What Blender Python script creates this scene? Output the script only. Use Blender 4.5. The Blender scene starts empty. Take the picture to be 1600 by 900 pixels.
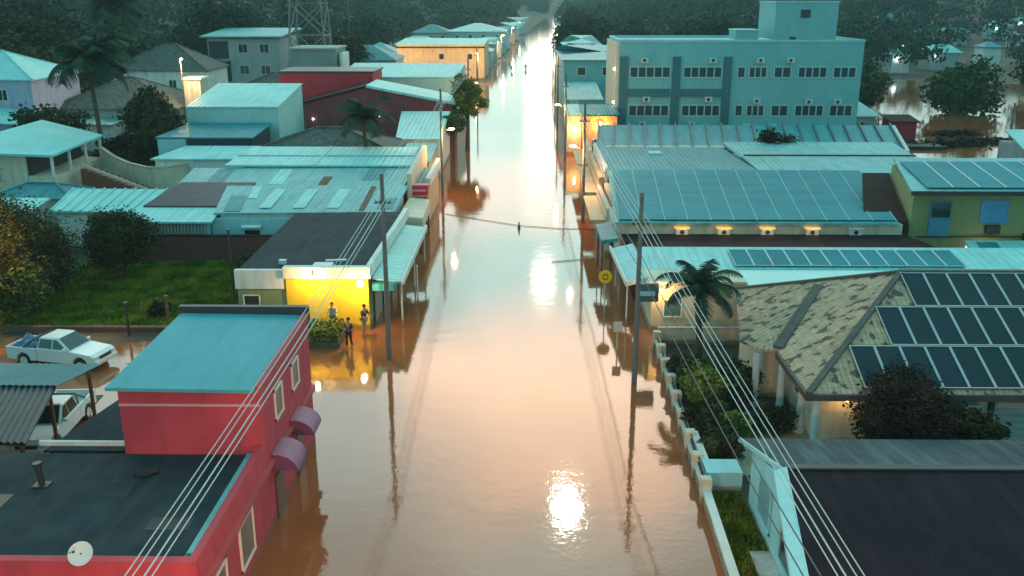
import bpy, bmesh, math, random
import numpy as np
from mathutils import Vector, Matrix
random.seed(7); RNG = np.random.default_rng(7)
PI = math.pi; rad = math.radians
S = bpy.context.scene; COL = S.collection

# ------------------------------------------------------------------ camera
CAM_F, CAM_H = 1450.0, 18.0
PITCH = math.atan(450/CAM_F); YAW = math.atan(20*math.cos(PITCH)/CAM_F)
cd = bpy.data.cameras.new('camera'); cam = bpy.data.objects.new('camera', cd); COL.objects.link(cam)
cd.sensor_width = 36; cd.lens = CAM_F/1600*36; cd.clip_end = 6000; cd.clip_start = .2
cam.location = (0, 0, CAM_H); cam.rotation_euler = (PI/2-PITCH, 0, YAW)
S.camera = cam
# ------------------------------------------------------------------ world
SUN_EL, SUN_AZ = 30.4, 3.03          # degrees; azimuth measured from +Y towards +X
W = bpy.data.worlds.new('World'); S.world = W; W.use_nodes = True
wt = W.node_tree; wt.nodes.clear()
def wn(t, **k):
    n = wt.nodes.new(t)
    for a, b in k.items(): setattr(n, a, b)
    return n
def wm(op, a, b=None, c=None):
    n = wn('ShaderNodeMath', operation=op)
    for i, v in enumerate((a, b, c)):
        if v is None: continue
        if isinstance(v, (int, float)): n.inputs[i].default_value = v
        else: wt.links.new(v, n.inputs[i])
    return n.outputs[0]
def wsm(v, a, b, lo=0, hi=1):
    n = wn('ShaderNodeMapRange', interpolation_type='SMOOTHSTEP')
    wt.links.new(v, n.inputs[0])
    for i, q in enumerate((a, b, lo, hi)): n.inputs[i+1].default_value = q
    return n.outputs[0]
def wramp(v, stops):
    n = wn('ShaderNodeValToRGB'); r = n.color_ramp
    while len(r.elements) < len(stops): r.elements.new(.5)
    for e, (p, c) in zip(r.elements, stops): e.position = p; e.color = (*c, 1)
    wt.links.new(v, n.inputs[0]); return n.outputs[0]
def wmix(f, a, b, bt='MIX'):
    n = wn('ShaderNodeMix', data_type='RGBA', blend_type=bt)
    for i, v in ((0, f), (6, a), (7, b)):
        if isinstance(v, (int, float)): n.inputs[i].default_value = v
        elif isinstance(v, tuple): n.inputs[i].default_value = (*v, 1)
        else: wt.links.new(v, n.inputs[i])
    return n.outputs[2]
tc = wn('ShaderNodeTexCoord'); sp = wn('ShaderNodeSeparateXYZ'); wt.links.new(tc.outputs['Generated'], sp.inputs[0])
vx, vy, vz = sp.outputs
mp = wn('ShaderNodeMapping'); wt.links.new(tc.outputs['Generated'], mp.inputs[0]); mp.inputs['Scale'].default_value = (1, 1, 1.7)
nz = wn('ShaderNodeTexNoise'); wt.links.new(mp.outputs[0], nz.inputs[0]); nz.inputs['Scale'].default_value = 4.2; nz.inputs['Detail'].default_value = 4
nzv = wm('SUBTRACT', nz.outputs['Fac'], .5)
el = wm('MULTIPLY', wm('ARCSINE', vz), 180/PI)
az = wm('MULTIPLY', wm('ARCTAN2', vx, vy), 180/PI)
elw = wm('ADD', el, wm('MULTIPLY', nzv, 11.0))
azw = wm('ADD', az, wm('MULTIPLY', nzv, 16.0))
t50 = wm('DIVIDE', elw, 60.0)
K = 1/6.
def d(e, c): return (e/60., tuple(q*K for q in c))
front = wramp(t50, [d(0, (1.7,1.9,1.7)), d(6, (1.35,2.0,1.85)), d(8.5, (1.3,2.3,2.2)), d(11.4, (3.0,2.75,2.4)), d(14, (1.6,2.75,2.6)),
                    d(17.5, (1.7,3.0,2.95)), d(20, (4.2,3.7,3.2)), d(23, (7.0,4.9,3.5)), d(27, (6.0,3.9,2.8)), d(30.6, (3.4,3.0,2.6)),
                    d(35, (1.6,2.8,2.75)), d(44, (.38,.95,.98)), d(60, (.18,.68,.73))])
rest = wramp(t50, [d(0, (.75,1.15,1.1)), d(12, (1.1,1.6,1.55)), d(18, (1.5,2.2,2.15)), d(26, (2.3,3.0,2.95)), d(31, (1.6,2.2,2.1)), d(40, (.38,1.0,1.05)), d(60, (.18,.68,.73))])
back = wramp(wm('DIVIDE', el, 90.), [(0, tuple(q*K for q in (.32,.80,.86))), (1, tuple(q*K for q in (.18,.68,.73)))])
aaz = wm('ABSOLUTE', wm('SUBTRACT', azw, 1.2))
c1 = wmix(wsm(aaz, 3.8, 12), front, rest)
c1 = wmix(wsm(wm('ABSOLUTE', az), 35, 80), c1, back)
# bright gap low in the clouds beyond the end of the street, and one higher up
pil = wm('MULTIPLY', wsm(wm('ABSOLUTE', wm('SUBTRACT', wm('ADD', az, wm('MULTIPLY', nzv, 1.6)), 1.0)), .35, 1.5, 1, 0), wm('MULTIPLY', wsm(el, .2, 1.0), wsm(el, 10.5, 14.5, 1, 0)))
du = wm('DIVIDE', wm('SUBTRACT', az, 1.3), .85); dv = wm('DIVIDE', wm('SUBTRACT', el, 16.8), 1.5)
spot = wsm(wm('ADD', wm('MULTIPLY', du, du), wm('MULTIPLY', dv, dv)), .2, 1.3, 1, 0)
c2 = wmix(pil, c1, tuple(q*K for q in (3.9, 3.7, 3.1)))
c2 = wmix(spot, c2, tuple(q*K for q in (9., 8.2, 6.6)))
sky = wn('ShaderNodeTexSky'); sky.sky_type = 'NISHITA'; sky.sun_disc = False
sky.sun_elevation = rad(SUN_EL); sky.sun_rotation = rad(SUN_AZ); sky.dust_density = 3
b1 = wn('ShaderNodeBackground'); wt.links.new(sky.outputs[0], b1.inputs[0]); b1.inputs[1].default_value = .012
b2 = wn('ShaderNodeBackground'); wt.links.new(c2, b2.inputs[0]); b2.inputs[1].default_value = 6*.80
ad = wn('ShaderNodeAddShader'); wt.links.new(b1.outputs[0], ad.inputs[0]); wt.links.new(b2.outputs[0], ad.inputs[1])
wo = wn('ShaderNodeOutputWorld'); wt.links.new(ad.outputs[0], wo.inputs[0])
# ------------------------------------------------------------------ sun (veiled, low strength at dusk)
sd = bpy.data.lights.new('sun', 'SUN'); sd.energy = .12; sd.angle = rad(1.25); sd.color = (1, .86, .66)
so = bpy.data.objects.new('sun', sd); COL.objects.link(so)
dv_ = Vector((math.sin(rad(SUN_AZ))*math.cos(rad(SUN_EL)), math.cos(rad(SUN_AZ))*math.cos(rad(SUN_EL)), math.sin(rad(SUN_EL))))
so.rotation_euler = dv_.to_track_quat('Z', 'Y').to_euler()
S.view_settings.view_transform = 'Standard'; S.view_settings.look = 'None'
S.view_settings.exposure = .13; S.view_settings.gamma = 1; S.view_settings.use_curve_mapping = False

# ------------------------------------------------------------------ materials
MATS = {}
def mat(name, col, rough=.7, var=.25, vs=1.5, metal=0, emit=0, bump=0, bs=20, pattern=None, pc=None, spec=.5, ps=1.0, stain=None):
    """procedural material: base colour broken by two noises, optional metric UV pattern (ribs, tiles, planks)"""
    if name in MATS: return MATS[name]
    m = bpy.data.materials.new(name); m.use_nodes = True; t = m.node_tree; p = t.nodes['Principled BSDF']; L = t.links.new
    def N(ty, **k):
        n = t.nodes.new(ty)
        for a, b in k.items(): setattr(n, a, b)
        return n
    def M(op, a, b=None):
        n = N('ShaderNodeMath', operation=op)
        for i, v in enumerate((a, b)):
            if v is None: continue
            if isinstance(v, (int, float)): n.inputs[i].default_value = v
            else: L(v, n.inputs[i])
        return n.outputs[0]
    def MX(f, a, b):
        n = N('ShaderNodeMix', data_type='RGBA')
        for i, v in ((0, f), (6, a), (7, b)):
            if isinstance(v, (int, float)): n.inputs[i].default_value = v
            elif isinstance(v, tuple): n.inputs[i].default_value = (*v, 1)
            else: L(v, n.inputs[i])
        return n.outputs[2]
    p.inputs['Roughness'].default_value = rough; p.inputs['Metallic'].default_value = metal
    p.inputs['Specular IOR Level'].default_value = spec
    c = N('ShaderNodeTexCoord'); g = N('ShaderNodeNewGeometry')
    n1 = N('ShaderNodeTexNoise'); n1.inputs['Scale'].default_value = vs; n1.inputs['Detail'].default_value = 5; n1.inputs['Roughness'].default_value = .65
    L(g.outputs['Position'], n1.inputs[0])
    n2 = N('ShaderNodeTexNoise'); n2.inputs['Scale'].default_value = vs*.22; n2.inputs['Detail'].default_value = 2; L(g.outputs['Position'], n2.inputs[0])
    f = M('ADD', M('MULTIPLY', n1.outputs['Fac'], .6), M('MULTIPLY', n2.outputs['Fac'], .4))
    r = N('ShaderNodeMapRange'); L(f, r.inputs[0]); r.inputs[1].default_value = .35; r.inputs[2].default_value = .65
    lo = tuple(q*(1-var) for q in col); hi = tuple(min(1, q*(1+var*.6)) for q in col)
    out = MX(r.outputs[0], lo, hi)
    hgt = None
    if pattern in ('ribs', 'tiles', 'planks', 'brick', 'seams'):
        s = N('ShaderNodeSeparateXYZ'); L(c.outputs['UV'], s.inputs[0]); u, v = s.outputs[0], s.outputs[1]
        if pattern == 'ribs':
            hgt = M('ABSOLUTE', M('SINE', M('MULTIPLY', u, PI/ps)))
            sm = N('ShaderNodeMapRange'); L(M('FRACT', M('DIVIDE', v, 2.9)), sm.inputs[0]); sm.inputs[1].default_value = .0; sm.inputs[2].default_value = .02
            out = MX(M('MULTIPLY', M('SUBTRACT', 1, sm.outputs[0]), .45), out, tuple(q*.5 for q in col))
            out = MX(M('MULTIPLY', M('SUBTRACT', 1, M('POWER', hgt, .6)), .35), out, tuple(q*.6 for q in col))
        if pattern == 'seams':
            fr = M('ABSOLUTE', M('SUBTRACT', M('FRACT', M('DIVIDE', u, ps)), .5)); hgt = M('GREATER_THAN', fr, .47)
            out = MX(M('MULTIPLY', hgt, .45), out, pc or tuple(q*.55 for q in col))
        if pattern == 'planks':
            fr = M('FRACT', M('DIVIDE', v, ps)); hgt = M('GREATER_THAN', fr, .1)
            out = MX(M('MULTIPLY', M('SUBTRACT', 1, hgt), .6), out, tuple(q*.4 for q in col))
        if pattern == 'tiles':
            a = M('ABSOLUTE', M('SINE', M('MULTIPLY', u, PI/.24))); b_ = M('FRACT', M('DIVIDE', v, .36))
            hgt = M('ADD', a, M('MULTIPLY', M('SUBTRACT', 1, b_), .5))
            out = MX(M('MULTIPLY', M('SUBTRACT', 1, a), .38), out, tuple(q*.4 for q in col))
            out = MX(M('MULTIPLY', M('LESS_THAN', b_, .14), .22), out, tuple(q*.35 for q in col))
            mpn = N('ShaderNodeMapping'); L(c.outputs['UV'], mpn.inputs[0]); mpn.inputs['Scale'].default_value = (1/.24/1.7, 1/.36/1.5, 1)
            wn_ = N('ShaderNodeTexNoise'); wn_.inputs['Scale'].default_value = .8; wn_.inputs['Detail'].default_value = 3; L(mpn.outputs[0], wn_.inputs[0])
            q2 = N('ShaderNodeMapRange'); L(wn_.outputs['Fac'], q2.inputs[0]); q2.inputs[1].default_value = .545; q2.inputs[2].default_value = .60
            out = MX(M('MULTIPLY', q2.outputs[0], .8), out, pc or (.03,.035,.03))
        if pattern == 'brick':
            bk = N('ShaderNodeTexBrick'); L(c.outputs['UV'], bk.inputs[0]); bk.inputs['Scale'].default_value = 1/ps
            bk.inputs['Color1'].default_value = (*lo, 1); bk.inputs['Color2'].default_value = (*hi, 1); bk.inputs['Mortar'].default_value = (*(pc or (.3,.3,.28)), 1)
            out = MX(.8, out, bk.outputs['Color'])
    if stain:
        mps = N('ShaderNodeMapping'); L(c.outputs['UV'], mps.inputs[0]); mps.inputs['Scale'].default_value = (1.6, .22, 1)
        ns = N('ShaderNodeTexNoise'); ns.inputs['Scale'].default_value = 1; ns.inputs['Detail'].default_value = 6; L(mps.outputs[0], ns.inputs[0])
        rs = N('ShaderNodeMapRange'); L(ns.outputs['Fac'], rs.inputs[0]); rs.inputs[1].default_value = .5; rs.inputs[2].default_value = .72
        out = MX(M('MULTIPLY', rs.outputs[0], .65), out, stain)
    if name.endswith('_plaster') or name.endswith('_wall'):
        sz = N('ShaderNodeSeparateXYZ'); L(g.outputs['Position'], sz.inputs[0]); tl = N('ShaderNodeMapRange'); L(M('ADD', sz.outputs[2], M('MULTIPLY', M('SUBTRACT', n1.outputs['Fac'], .5), .5)), tl.inputs[0])
        tl.inputs[1].default_value = .30; tl.inputs[2].default_value = .42; out = MX(M('MULTIPLY', M('SUBTRACT', 1, tl.outputs[0]), .7), out, (.16,.085,.045))
    L(out, p.inputs['Base Color'])
    if emit: L(out, p.inputs['Emission Color']); p.inputs['Emission Strength'].default_value = emit
    if bump or hgt is not None:
        bn = N('ShaderNodeBump'); bn.inputs['Distance'].default_value = bump or .03
        if hgt is None:
            nb = N('ShaderNodeTexNoise'); nb.inputs['Scale'].default_value = bs; nb.inputs['Detail'].default_value = 3; L(g.outputs['Position'], nb.inputs[0]); hgt = nb.outputs['Fac']
        L(hgt, bn.inputs['Height']); L(bn.outputs[0], p.inputs['Normal'])
    MATS[name] = m; return m
def foliage(name, a, b, c):
    if name in MATS: return MATS[name]
    m = bpy.data.materials.new(name); m.use_nodes = True; t = m.node_tree; p = t.nodes['Principled BSDF']
    g = t.nodes.new('ShaderNodeNewGeometry'); n = t.nodes.new('ShaderNodeTexNoise'); n.inputs['Scale'].default_value = .7; n.inputs['Detail'].default_value = 6
    t.links.new(g.outputs['Position'], n.inputs[0])
    r = t.nodes.new('ShaderNodeValToRGB'); e = r.color_ramp.elements; e[0].position = .33; e[0].color = (*a, 1); e[1].position = .68; e[1].color = (*c, 1)
    k = e.new(.5); k.color = (*b, 1)
    mm = t.nodes.new('ShaderNodeMath'); mm.operation = 'MULTIPLY_ADD'; mm.inputs[1].default_value = .14
    t.links.new(g.outputs['Random Per Island'], mm.inputs[0]); 
    sb = t.nodes.new('ShaderNodeMath'); sb.operation = 'SUBTRACT'; sb.inputs[1].default_value = .07; t.links.new(n.outputs['Fac'], sb.inputs[0]); t.links.new(sb.outputs[0], mm.inputs[2])
    t.links.new(mm.outputs[0], r.inputs[0]); t.links.new(r.outputs[0], p.inputs['Base Color']); p.inputs['Roughness'].default_value = .75
    p.inputs['Specular IOR Level'].default_value = .06
    MATS[name] = m; return m

TEAL  = mat('teal_sheet_metal', (.16,.47,.48), .5, .22, .8, pattern='ribs', ps=.45, stain=(.09,.25,.26), spec=.12)
TEALB = mat('bright_sheet_metal', (.33,.71,.69), .5, .15, .6, pattern='ribs', ps=.5, stain=(.18,.48,.47), spec=.12)
TEALD = mat('dull_sheet_metal', (.045,.29,.33), .55, .25, .8, pattern='ribs', ps=.4, stain=(.05,.14,.15), spec=.12)
RIBM  = mat('ribbed_sheet_metal', (.045,.33,.37), .55, .2, .6, stain=(.05,.17,.19), spec=.12)
SLATE = mat('dark_membrane', (.028,.045,.055), .85, .45, .7, bump=.01, bs=3, stain=(.05,.065,.075), spec=.12)
CHAR  = mat('dark_roof_sheet', (.019,.016,.024), .9, .3, .5, pattern='ribs', ps=.7, bump=.006, spec=.05, stain=(.034,.03,.036))
PLUM  = mat('plum_roof_sheet', (.085,.075,.10), .6, .3, .7, pattern='ribs', ps=.4, spec=.12)
DTILE = mat('dark_tile', (.10,.12,.11), .85, .4, 1.5, pattern='tiles', pc=(.03,.035,.03))
TILE  = mat('mottled_tile', (.56,.40,.28), .9, .35, 2.4, pattern='tiles', pc=(.05,.05,.045), spec=.1)
RED   = mat('red_plaster', (.52,.05,.075), .75, .15, .9, bump=.004, bs=12, stain=(.26,.04,.05))
MAROON= mat('maroon_wall', (.20,.045,.055), .75, .2, .8, pattern='ribs', ps=.5)
CRIM  = mat('crimson_wall', (.42,.02,.045), .7, .15, .8)
WHITE = mat('white_plaster', (.72,.74,.70), .75, .14, .9, bump=.004, bs=10, stain=(.45,.46,.42))
CREAM = mat('cream_plaster', (.68,.60,.46), .75, .18, .9, bump=.004, bs=10, stain=(.42,.35,.26))
TAN   = mat('tan_plaster', (.62,.45,.28), .75, .2, .9, stain=(.4,.28,.18))
GREYW = mat('grey_plaster', (.38,.42,.42), .8, .2, .9, stain=(.24,.26,.26))
AQUA  = mat('aqua_plaster', (.17,.46,.48), .7, .12, .4, bump=.004, bs=8, stain=(.19,.38,.40))
AQUAD = mat('dark_aqua_plaster', (.04,.15,.175), .7, .15, .5)
PALEB = mat('pale_blue_plaster', (.30,.64,.68), .7, .14, .7, bump=.004, bs=9, stain=(.3,.46,.48))
LAV   = mat('lavender_plaster', (.42,.40,.52), .75, .16, .8, stain=(.3,.28,.36))
YEL   = mat('yellow_plaster', (.85,.62,.03), .65, .10, .8, bump=.003, bs=12, stain=(.7,.5,.03))
OLIVE = mat('olive_plaster', (.24,.30,.13), .8, .2, .8, stain=(.16,.2,.1))
LIME  = mat('lime_plaster', (.23,.27,.12), .75, .15, .8, stain=(.17,.2,.1))
BRICKR= mat('dark_red_brick', (.17,.045,.045), .85, .35, 2, pattern='brick', ps=.35, pc=(.1,.07,.06))
BROWN = mat('brown_felt', (.055,.025,.026), .85, .35, 1, spec=.1)
GLASS = mat('window_glass', (.02,.035,.04), .12, .3, 1, spec=.8)
FRAME = mat('white_frame', (.7,.74,.74), .5, .1, 2)
DARK  = mat('dark_metal', (.03,.035,.04), .5, .3, 3)
PV    = mat('photovoltaic_glass', (.012,.035,.05), .4, .25, .5, spec=.15)
PVT   = mat('photovoltaic_teal', (.016,.25,.30), .65, .2, .5, spec=.1)
ALU   = mat('aluminium', (.55,.62,.62), .4, .1, 2)
CONC  = mat('concrete', (.36,.36,.33), .85, .25, 1.5, bump=.005, bs=15, stain=(.22,.21,.19))
POLEM = mat('pole_concrete', (.16,.16,.15), .85, .3, 3)
WOOD  = mat('weathered_wood', (.14,.09,.06), .85, .35, 4)
CABLE = mat('pale_cable', (.42,.50,.50), .6, .1, 2)
CABLED= mat('dark_cable', (.06,.08,.09), .6, .1, 2)
LAVC  = mat('lilac_awning', (.30,.12,.22), .6, .12, 2, pattern='seams', ps=.28)
SIGNR = mat('red_sign', (.75,.03,.05), .5, .1, 2)
SIGNY = mat('yellow_sign', (.9,.5,.0), .5, .05, 2)
RUBBER= mat('rubber', (.02,.02,.02), .9, .2, 5)
CARW  = mat('white_car_paint', (.72,.76,.76), .25, .06, 2, spec=.7)
CARG  = mat('car_glass', (.02,.05,.06), .08, .1, 1, spec=.9)
BLUET = mat('blue_tarpaulin', (.05,.20,.36), .5, .35, 3, bump=.02, bs=4)
BARK  = mat('bark', (.09,.07,.05), .95, .4, 6, bump=.02, bs=12)
SKIN  = mat('skin', (.38,.22,.15), .6, .1, 8)
HAIR  = mat('dark_hair', (.02,.015,.012), .8, .2, 10)
G_DK  = foliage('dark_leaves', (.02,.026,.014), (.045,.055,.026), (.09,.10,.045))
G_MD  = foliage('green_leaves', (.02,.045,.018), (.05,.09,.03), (.12,.15,.05))
G_YL  = foliage('yellow_green_leaves', (.05,.09,.02), (.13,.17,.04), (.24,.26,.06))
G_FOR = foliage('forest_leaves', (.018,.034,.030), (.034,.056,.042), (.06,.08,.048))
G_BR  = foliage('brown_leaves', (.012,.012,.010), (.028,.024,.018), (.055,.045,.032))
G_PALM= foliage('palm_leaves', (.012,.03,.025), (.03,.06,.045), (.07,.10,.05))
LAMPW = mat('lit_lamp_warm', (1,.72,.35), .5, 0, 1, emit=14)
LAMPC = mat('lit_lamp_cool', (.85,1,.95), .5, 0, 1, emit=9)
GLOWO = mat('orange_hood_glow', (1,.5,.12), .5, 0, 1, emit=.7)  # orange glow emitted by the hood itself, standing for lamp light
WINLIT= mat('lit_window', (1,.72,.45), .5, 0, 1, emit=1.0)

# ------------------------------------------------------------------ mesh helpers
def auto_uv(me):
    uv = me.uv_layers.new(name='UVMap'); n = len(me.loops)
    co = np.empty(len(me.vertices)*3); me.vertices.foreach_get('co', co); co = co.reshape(-1, 3)
    vi = np.empty(n, int); me.loops.foreach_get('vertex_index', vi)
    pn = np.empty(len(me.polygons)*3); me.polygons.foreach_get('normal', pn); pn = pn.reshape(-1, 3)
    lt = np.empty(len(me.polygons), int); me.polygons.foreach_get('loop_total', lt)
    nn = np.repeat(pn, lt, axis=0); u = np.stack([-nn[:,1], nn[:,0], np.zeros(n)], 1); l = np.linalg.norm(u, axis=1)
    flat = l < .05; u[flat] = (1, 0, 0); l[flat] = 1; u /= l[:,None]; v = np.cross(nn, u); p = co[vi]
    uv.data.foreach_set('uv', np.stack([(p*u).sum(1), (p*v).sum(1)], 1).ravel())
class MB:
    def __init__(s): s.v = []; s.f = []; s.sm = False
    def poly(s, pts): b = len(s.v); s.v += [tuple(p) for p in pts]; s.f.append(tuple(range(b, b+len(pts)))); return s
    def add(s, vs, fs): b = len(s.v); s.v += [tuple(p) for p in vs]; s.f += [tuple(i+b for i in f) for f in fs]; return s
    def box(s, x0, x1, y0, y1, z0, z1):
        return s.prism([(x0,y0),(x1,y0),(x1,y1),(x0,y1)], z0, z1)
    def prism(s, fp, z0, z1):
        n = len(fp); zt = z1 if hasattr(z1, '__len__') else [z1]*n
        vs = [(p[0],p[1],z0) for p in fp]+[(p[0],p[1],zt[i]) for i, p in enumerate(fp)]
        fs = [tuple(range(n-1,-1,-1)), tuple(range(n, 2*n))]+[(i,(i+1)%n,n+(i+1)%n,n+i) for i in range(n)]
        return s.add(vs, fs)
    def slab(s, c, th):          # four 3-D corners (top), thickness down
        vs = list(c)+[(p[0],p[1],p[2]-th) for p in c]
        return s.add(vs, [(0,1,2,3),(7,6,5,4),(0,4,5,1),(1,5,6,2),(2,6,7,3),(3,7,4,0)])
    def bar(s, a, b, w, h=None, up=(0,0,1)):
        a, b = Vector(a), Vector(b); h = h or w; dd = (b-a).normalized(); upv = Vector(up)
        if abs(dd.dot(upv)) > .98: upv = Vector((0,1,0))
        r = dd.cross(upv).normalized()*w/2; u = r.cross(dd).normalized()*h/2
        vs = [a-r-u,a+r-u,a+r+u,a-r+u,b-r-u,b+r-u,b+r+u,b-r+u]
        return s.add(vs, [(0,1,2,3),(7,6,5,4),(0,4,5,1),(1,5,6,2),(2,6,7,3),(3,7,4,0)])
    def tube(s, pts, rr, n=8, caps=True):
        pts = [Vector(p) for p in pts]; rr = rr if hasattr(rr, '__len__') else [rr]*len(pts); vs = []; fs = []
        for i, p in enumerate(pts):
            t = (pts[min(i+1,len(pts)-1)]-pts[max(i-1,0)]).normalized()
            x = t.cross(Vector((0,0,1)) if abs(t.z) < .9 else Vector((0,1,0))).normalized(); y = t.cross(x)
            for k in range(n): a = 2*PI*k/n; vs.append(p+(x*math.cos(a)+y*math.sin(a))*rr[i])
        for i in range(len(pts)-1):
            for k in range(n): fs.append((i*n+k, i*n+(k+1)%n, (i+1)*n+(k+1)%n, (i+1)*n+k))
        if caps: fs += [tuple(range(n-1,-1,-1)), tuple((len(pts)-1)*n+k for k in range(n))]
        return s.add(vs, fs)
    def ball(s, c, r, sz=(1,1,1), n=10, m=6):
        vs = []; fs = []
        for j in range(m+1):
            t = PI*j/m
            for k in range(n): a = 2*PI*k/n; vs.append((c[0]+r*sz[0]*math.sin(t)*math.cos(a), c[1]+r*sz[1]*math.sin(t)*math.sin(a), c[2]+r*sz[2]*math.cos(t)))
        for j in range(m):
            for k in range(n): fs.append((j*n+k, (j+1)*n+k, (j+1)*n+(k+1)%n, j*n+(k+1)%n))
        return s.add(vs, fs)
    def build(s, name, m, parent=None, label=None, smooth=False, cat=None, group=None, kind=None, bevel=0, loc=None):
        me = bpy.data.meshes.new(name); off = Vector((0,0,0))
        if parent: off = Vector(parent.get('_o', (0,0,0)))
        if loc: off = Vector(loc)
        vs = np.array(s.v, float)-np.array(off); me.from_pydata(vs.tolist(), [], s.f); me.update()
        bm = bmesh.new(); bm.from_mesh(me); bmesh.ops.recalc_face_normals(bm, faces=bm.faces)
        if bevel: bmesh.ops.bevel(bm, geom=[e for e in bm.edges if len(e.link_faces) == 2 and e.calc_face_angle(0) > .5], offset=bevel, segments=1, affect='EDGES')
        bm.to_mesh(me); bm.free(); auto_uv(me); me.materials.append(m)
        if smooth: me.polygons.foreach_set('use_smooth', [True]*len(me.polygons))
        o = bpy.data.objects.new(name, me); COL.objects.link(o)
        if parent: o.parent = parent
        elif loc: o.location = loc
        o['_o'] = tuple(off)
        if label: o['label'] = label
        if cat: o['category'] = cat
        if group: o['group'] = group
        if kind: o['kind'] = kind
        return o
def thing(name, label, cat, loc=(0,0,0), group=None):
    o = bpy.data.objects.new(name, None); COL.objects.link(o); o.location = loc; o.empty_display_size = .3
    o['_o'] = tuple(loc); o['label'] = label; o['category'] = cat
    if group: o['group'] = group
    return o
def copy_tree(o, parent=None):
    c = o.copy(); COL.objects.link(c)
    if parent: c.parent = parent
    for ch in o.children: copy_tree(ch, c)
    return c
# ---- building parts
def window(par, a, b, z0, z1, cols=2, m=GLASS, fm=FRAME, t=.06, rows=1, name='window'):
    """window on the vertical wall plane running from a to b (2-D), outside on the right-hand side of a->b"""
    a, b = Vector(a), Vector(b); dd = (b-a).normalized(); n = Vector((dd.y, -dd.x))
    def P(u, o, z): q = a+dd*u+n*o; return (q.x, q.y, z)
    Lw = (b-a).length; fr = MB(); o1 = .06
    for k in range(cols+1):
        u = Lw*k/cols; fr.bar(P(u, .03, z0-t/2), P(u, .03, z1+t/2), t, .06, up=(n.x, n.y, 0))
    for k in range(rows+1):
        z = z0+(z1-z0)*k/rows; fr.bar(P(-t/2, .032, z), P(Lw+t/2, .032, z), .066, t)
    f = fr.build(name, fm, par)
    g = MB().add([P(0,.004,z0),P(Lw,.004,z0),P(Lw,.004,z1),P(0,.004,z1),P(0,.016,z0),P(Lw,.016,z0),P(Lw,.016,z1),P(0,.016,z1)],
                 [(0,1,2,3),(7,6,5,4),(0,4,5,1),(1,5,6,2),(2,6,7,3),(3,7,4,0)])
    g.build('pane', m, f); return f
def hipmesh(c, ze, zr, inset=None):
    """hip roof over the four 2-D corners c (c0-c1 and c3-c2 are the long eaves)"""
    c = [Vector(p) for p in c]; m0 = (c[0]+c[3])/2; m1 = (c[1]+c[2])/2; L = (m1-m0); w = (c[3]-c[0]).length
    ins = w/2 if inset is None else inset; r0 = m0+L.normalized()*ins; r1 = m1-L.normalized()*ins
    b = MB(); vs = [(p.x,p.y,ze) for p in c]+[(r0.x,r0.y,zr),(r1.x,r1.y,zr)]+[(p.x,p.y,ze-.12) for p in c]
    b.add(vs, [(0,1,5,4),(1,2,5),(2,3,4,5),(3,0,4),(6,9,8,7),(0,6,7,1),(1,7,8,2),(2,8,9,3),(3,9,6,0)])
    return b, (vs[4], vs[5])
def ridge_tiles(c, ze, r, mt, par, w=.22):
    m = MB(); r0, r1 = r
    for p, q in ((c[0], r0), (c[3], r0), (c[1], r1), (c[2], r1)): m.bar((p[0],p[1],ze+.03), (q[0],q[1],q[2]+.05), w, .12)
    m.bar((r0[0],r0[1],r0[2]+.06), (r1[0],r1[1],r1[2]+.06), w, .12)
    return m.build('ridge_cap', mt, par)
def ribs(m, c, n, w=.1, h=.12):
    A, B, C, D = [Vector(p) for p in c]
    for k in range(n+1):
        t = k/n; p = A.lerp(B, t); q = D.lerp(C, t); m.bar(p+Vector((0,0,h/2-.01)), q+Vector((0,0,h/2-.01)), w, h)
    return m
def shrink(c, k):
    cx = sum(p[0] for p in c)/len(c); cy = sum(p[1] for p in c)/len(c)
    out = []
    for p in c:
        d_ = Vector((p[0]-cx, p[1]-cy)); l = d_.length; d_ *= max(0, (l-k))/l; out.append((cx+d_.x, cy+d_.y))
    return out
def point(loc, e, col=(1,.6,.25), r=.12):
    l = bpy.data.lights.new('lamp_light', 'POINT'); l.energy = e; l.color = col; l.shadow_soft_size = r
    o = bpy.data.objects.new('lamp_light', l); COL.objects.link(o); o.location = loc; return o

# ------------------------------------------------------------------ terrain, water
def sstep(a, b, x): t = np.clip((x-a)/(b-a), 0, 1); return t*t*(3-2*t)
def xc(y): return -1.1+np.where(y > 150, ((np.maximum(y, 150)-150)/1000.)**1.35*39, 0)
def ground(x, y):
    x = np.asarray(x, float); y = np.asarray(y, float)
    z = np.full(x.shape, .14)+.05*np.sin(x*.31)*np.cos(y*.27)
    c = np.abs(x-xc(y)); hw = np.where(y > 320, 8.3, 8.6)
    z = np.where(c < hw, -.6, z)
    z = np.where((x < -8) & (x > -19.2) & (y > 36.6) & (y < 49.6), -.35, z)
    z = np.where((x <= -19.2) & (x > -60) & (y > 30) & (y < 48), .0+.06*np.sin(x*.5+y*.3)*np.sin(y*.7), z)
    fl = sstep(41, 44, x)*(1-sstep(190, 210, x))*sstep(82, 88, y)*(1-sstep(205, 225, y+6*np.sin(x*.13)))
    z = z*(1-fl)-.5*fl
    far = sstep(215, 460, y)*sstep(14, 110, c)
    side = sstep(100, 300, np.abs(x+5))*sstep(90, 260, y)*np.where(x > 0, sstep(230, 380, y), 1); far = far*np.where((x > 20), sstep(250, 480, y), 1)
    hh = 13+5*np.sin(x*.011+1.3)*np.cos(y*.006)+4*np.sin(x*.027+y*.013)
    z = z+np.maximum(far, side*.7)*hh+sstep(430, 900, y)*sstep(14, 80, c)*14+sstep(1150, 1700, y)*20
    return z
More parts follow.
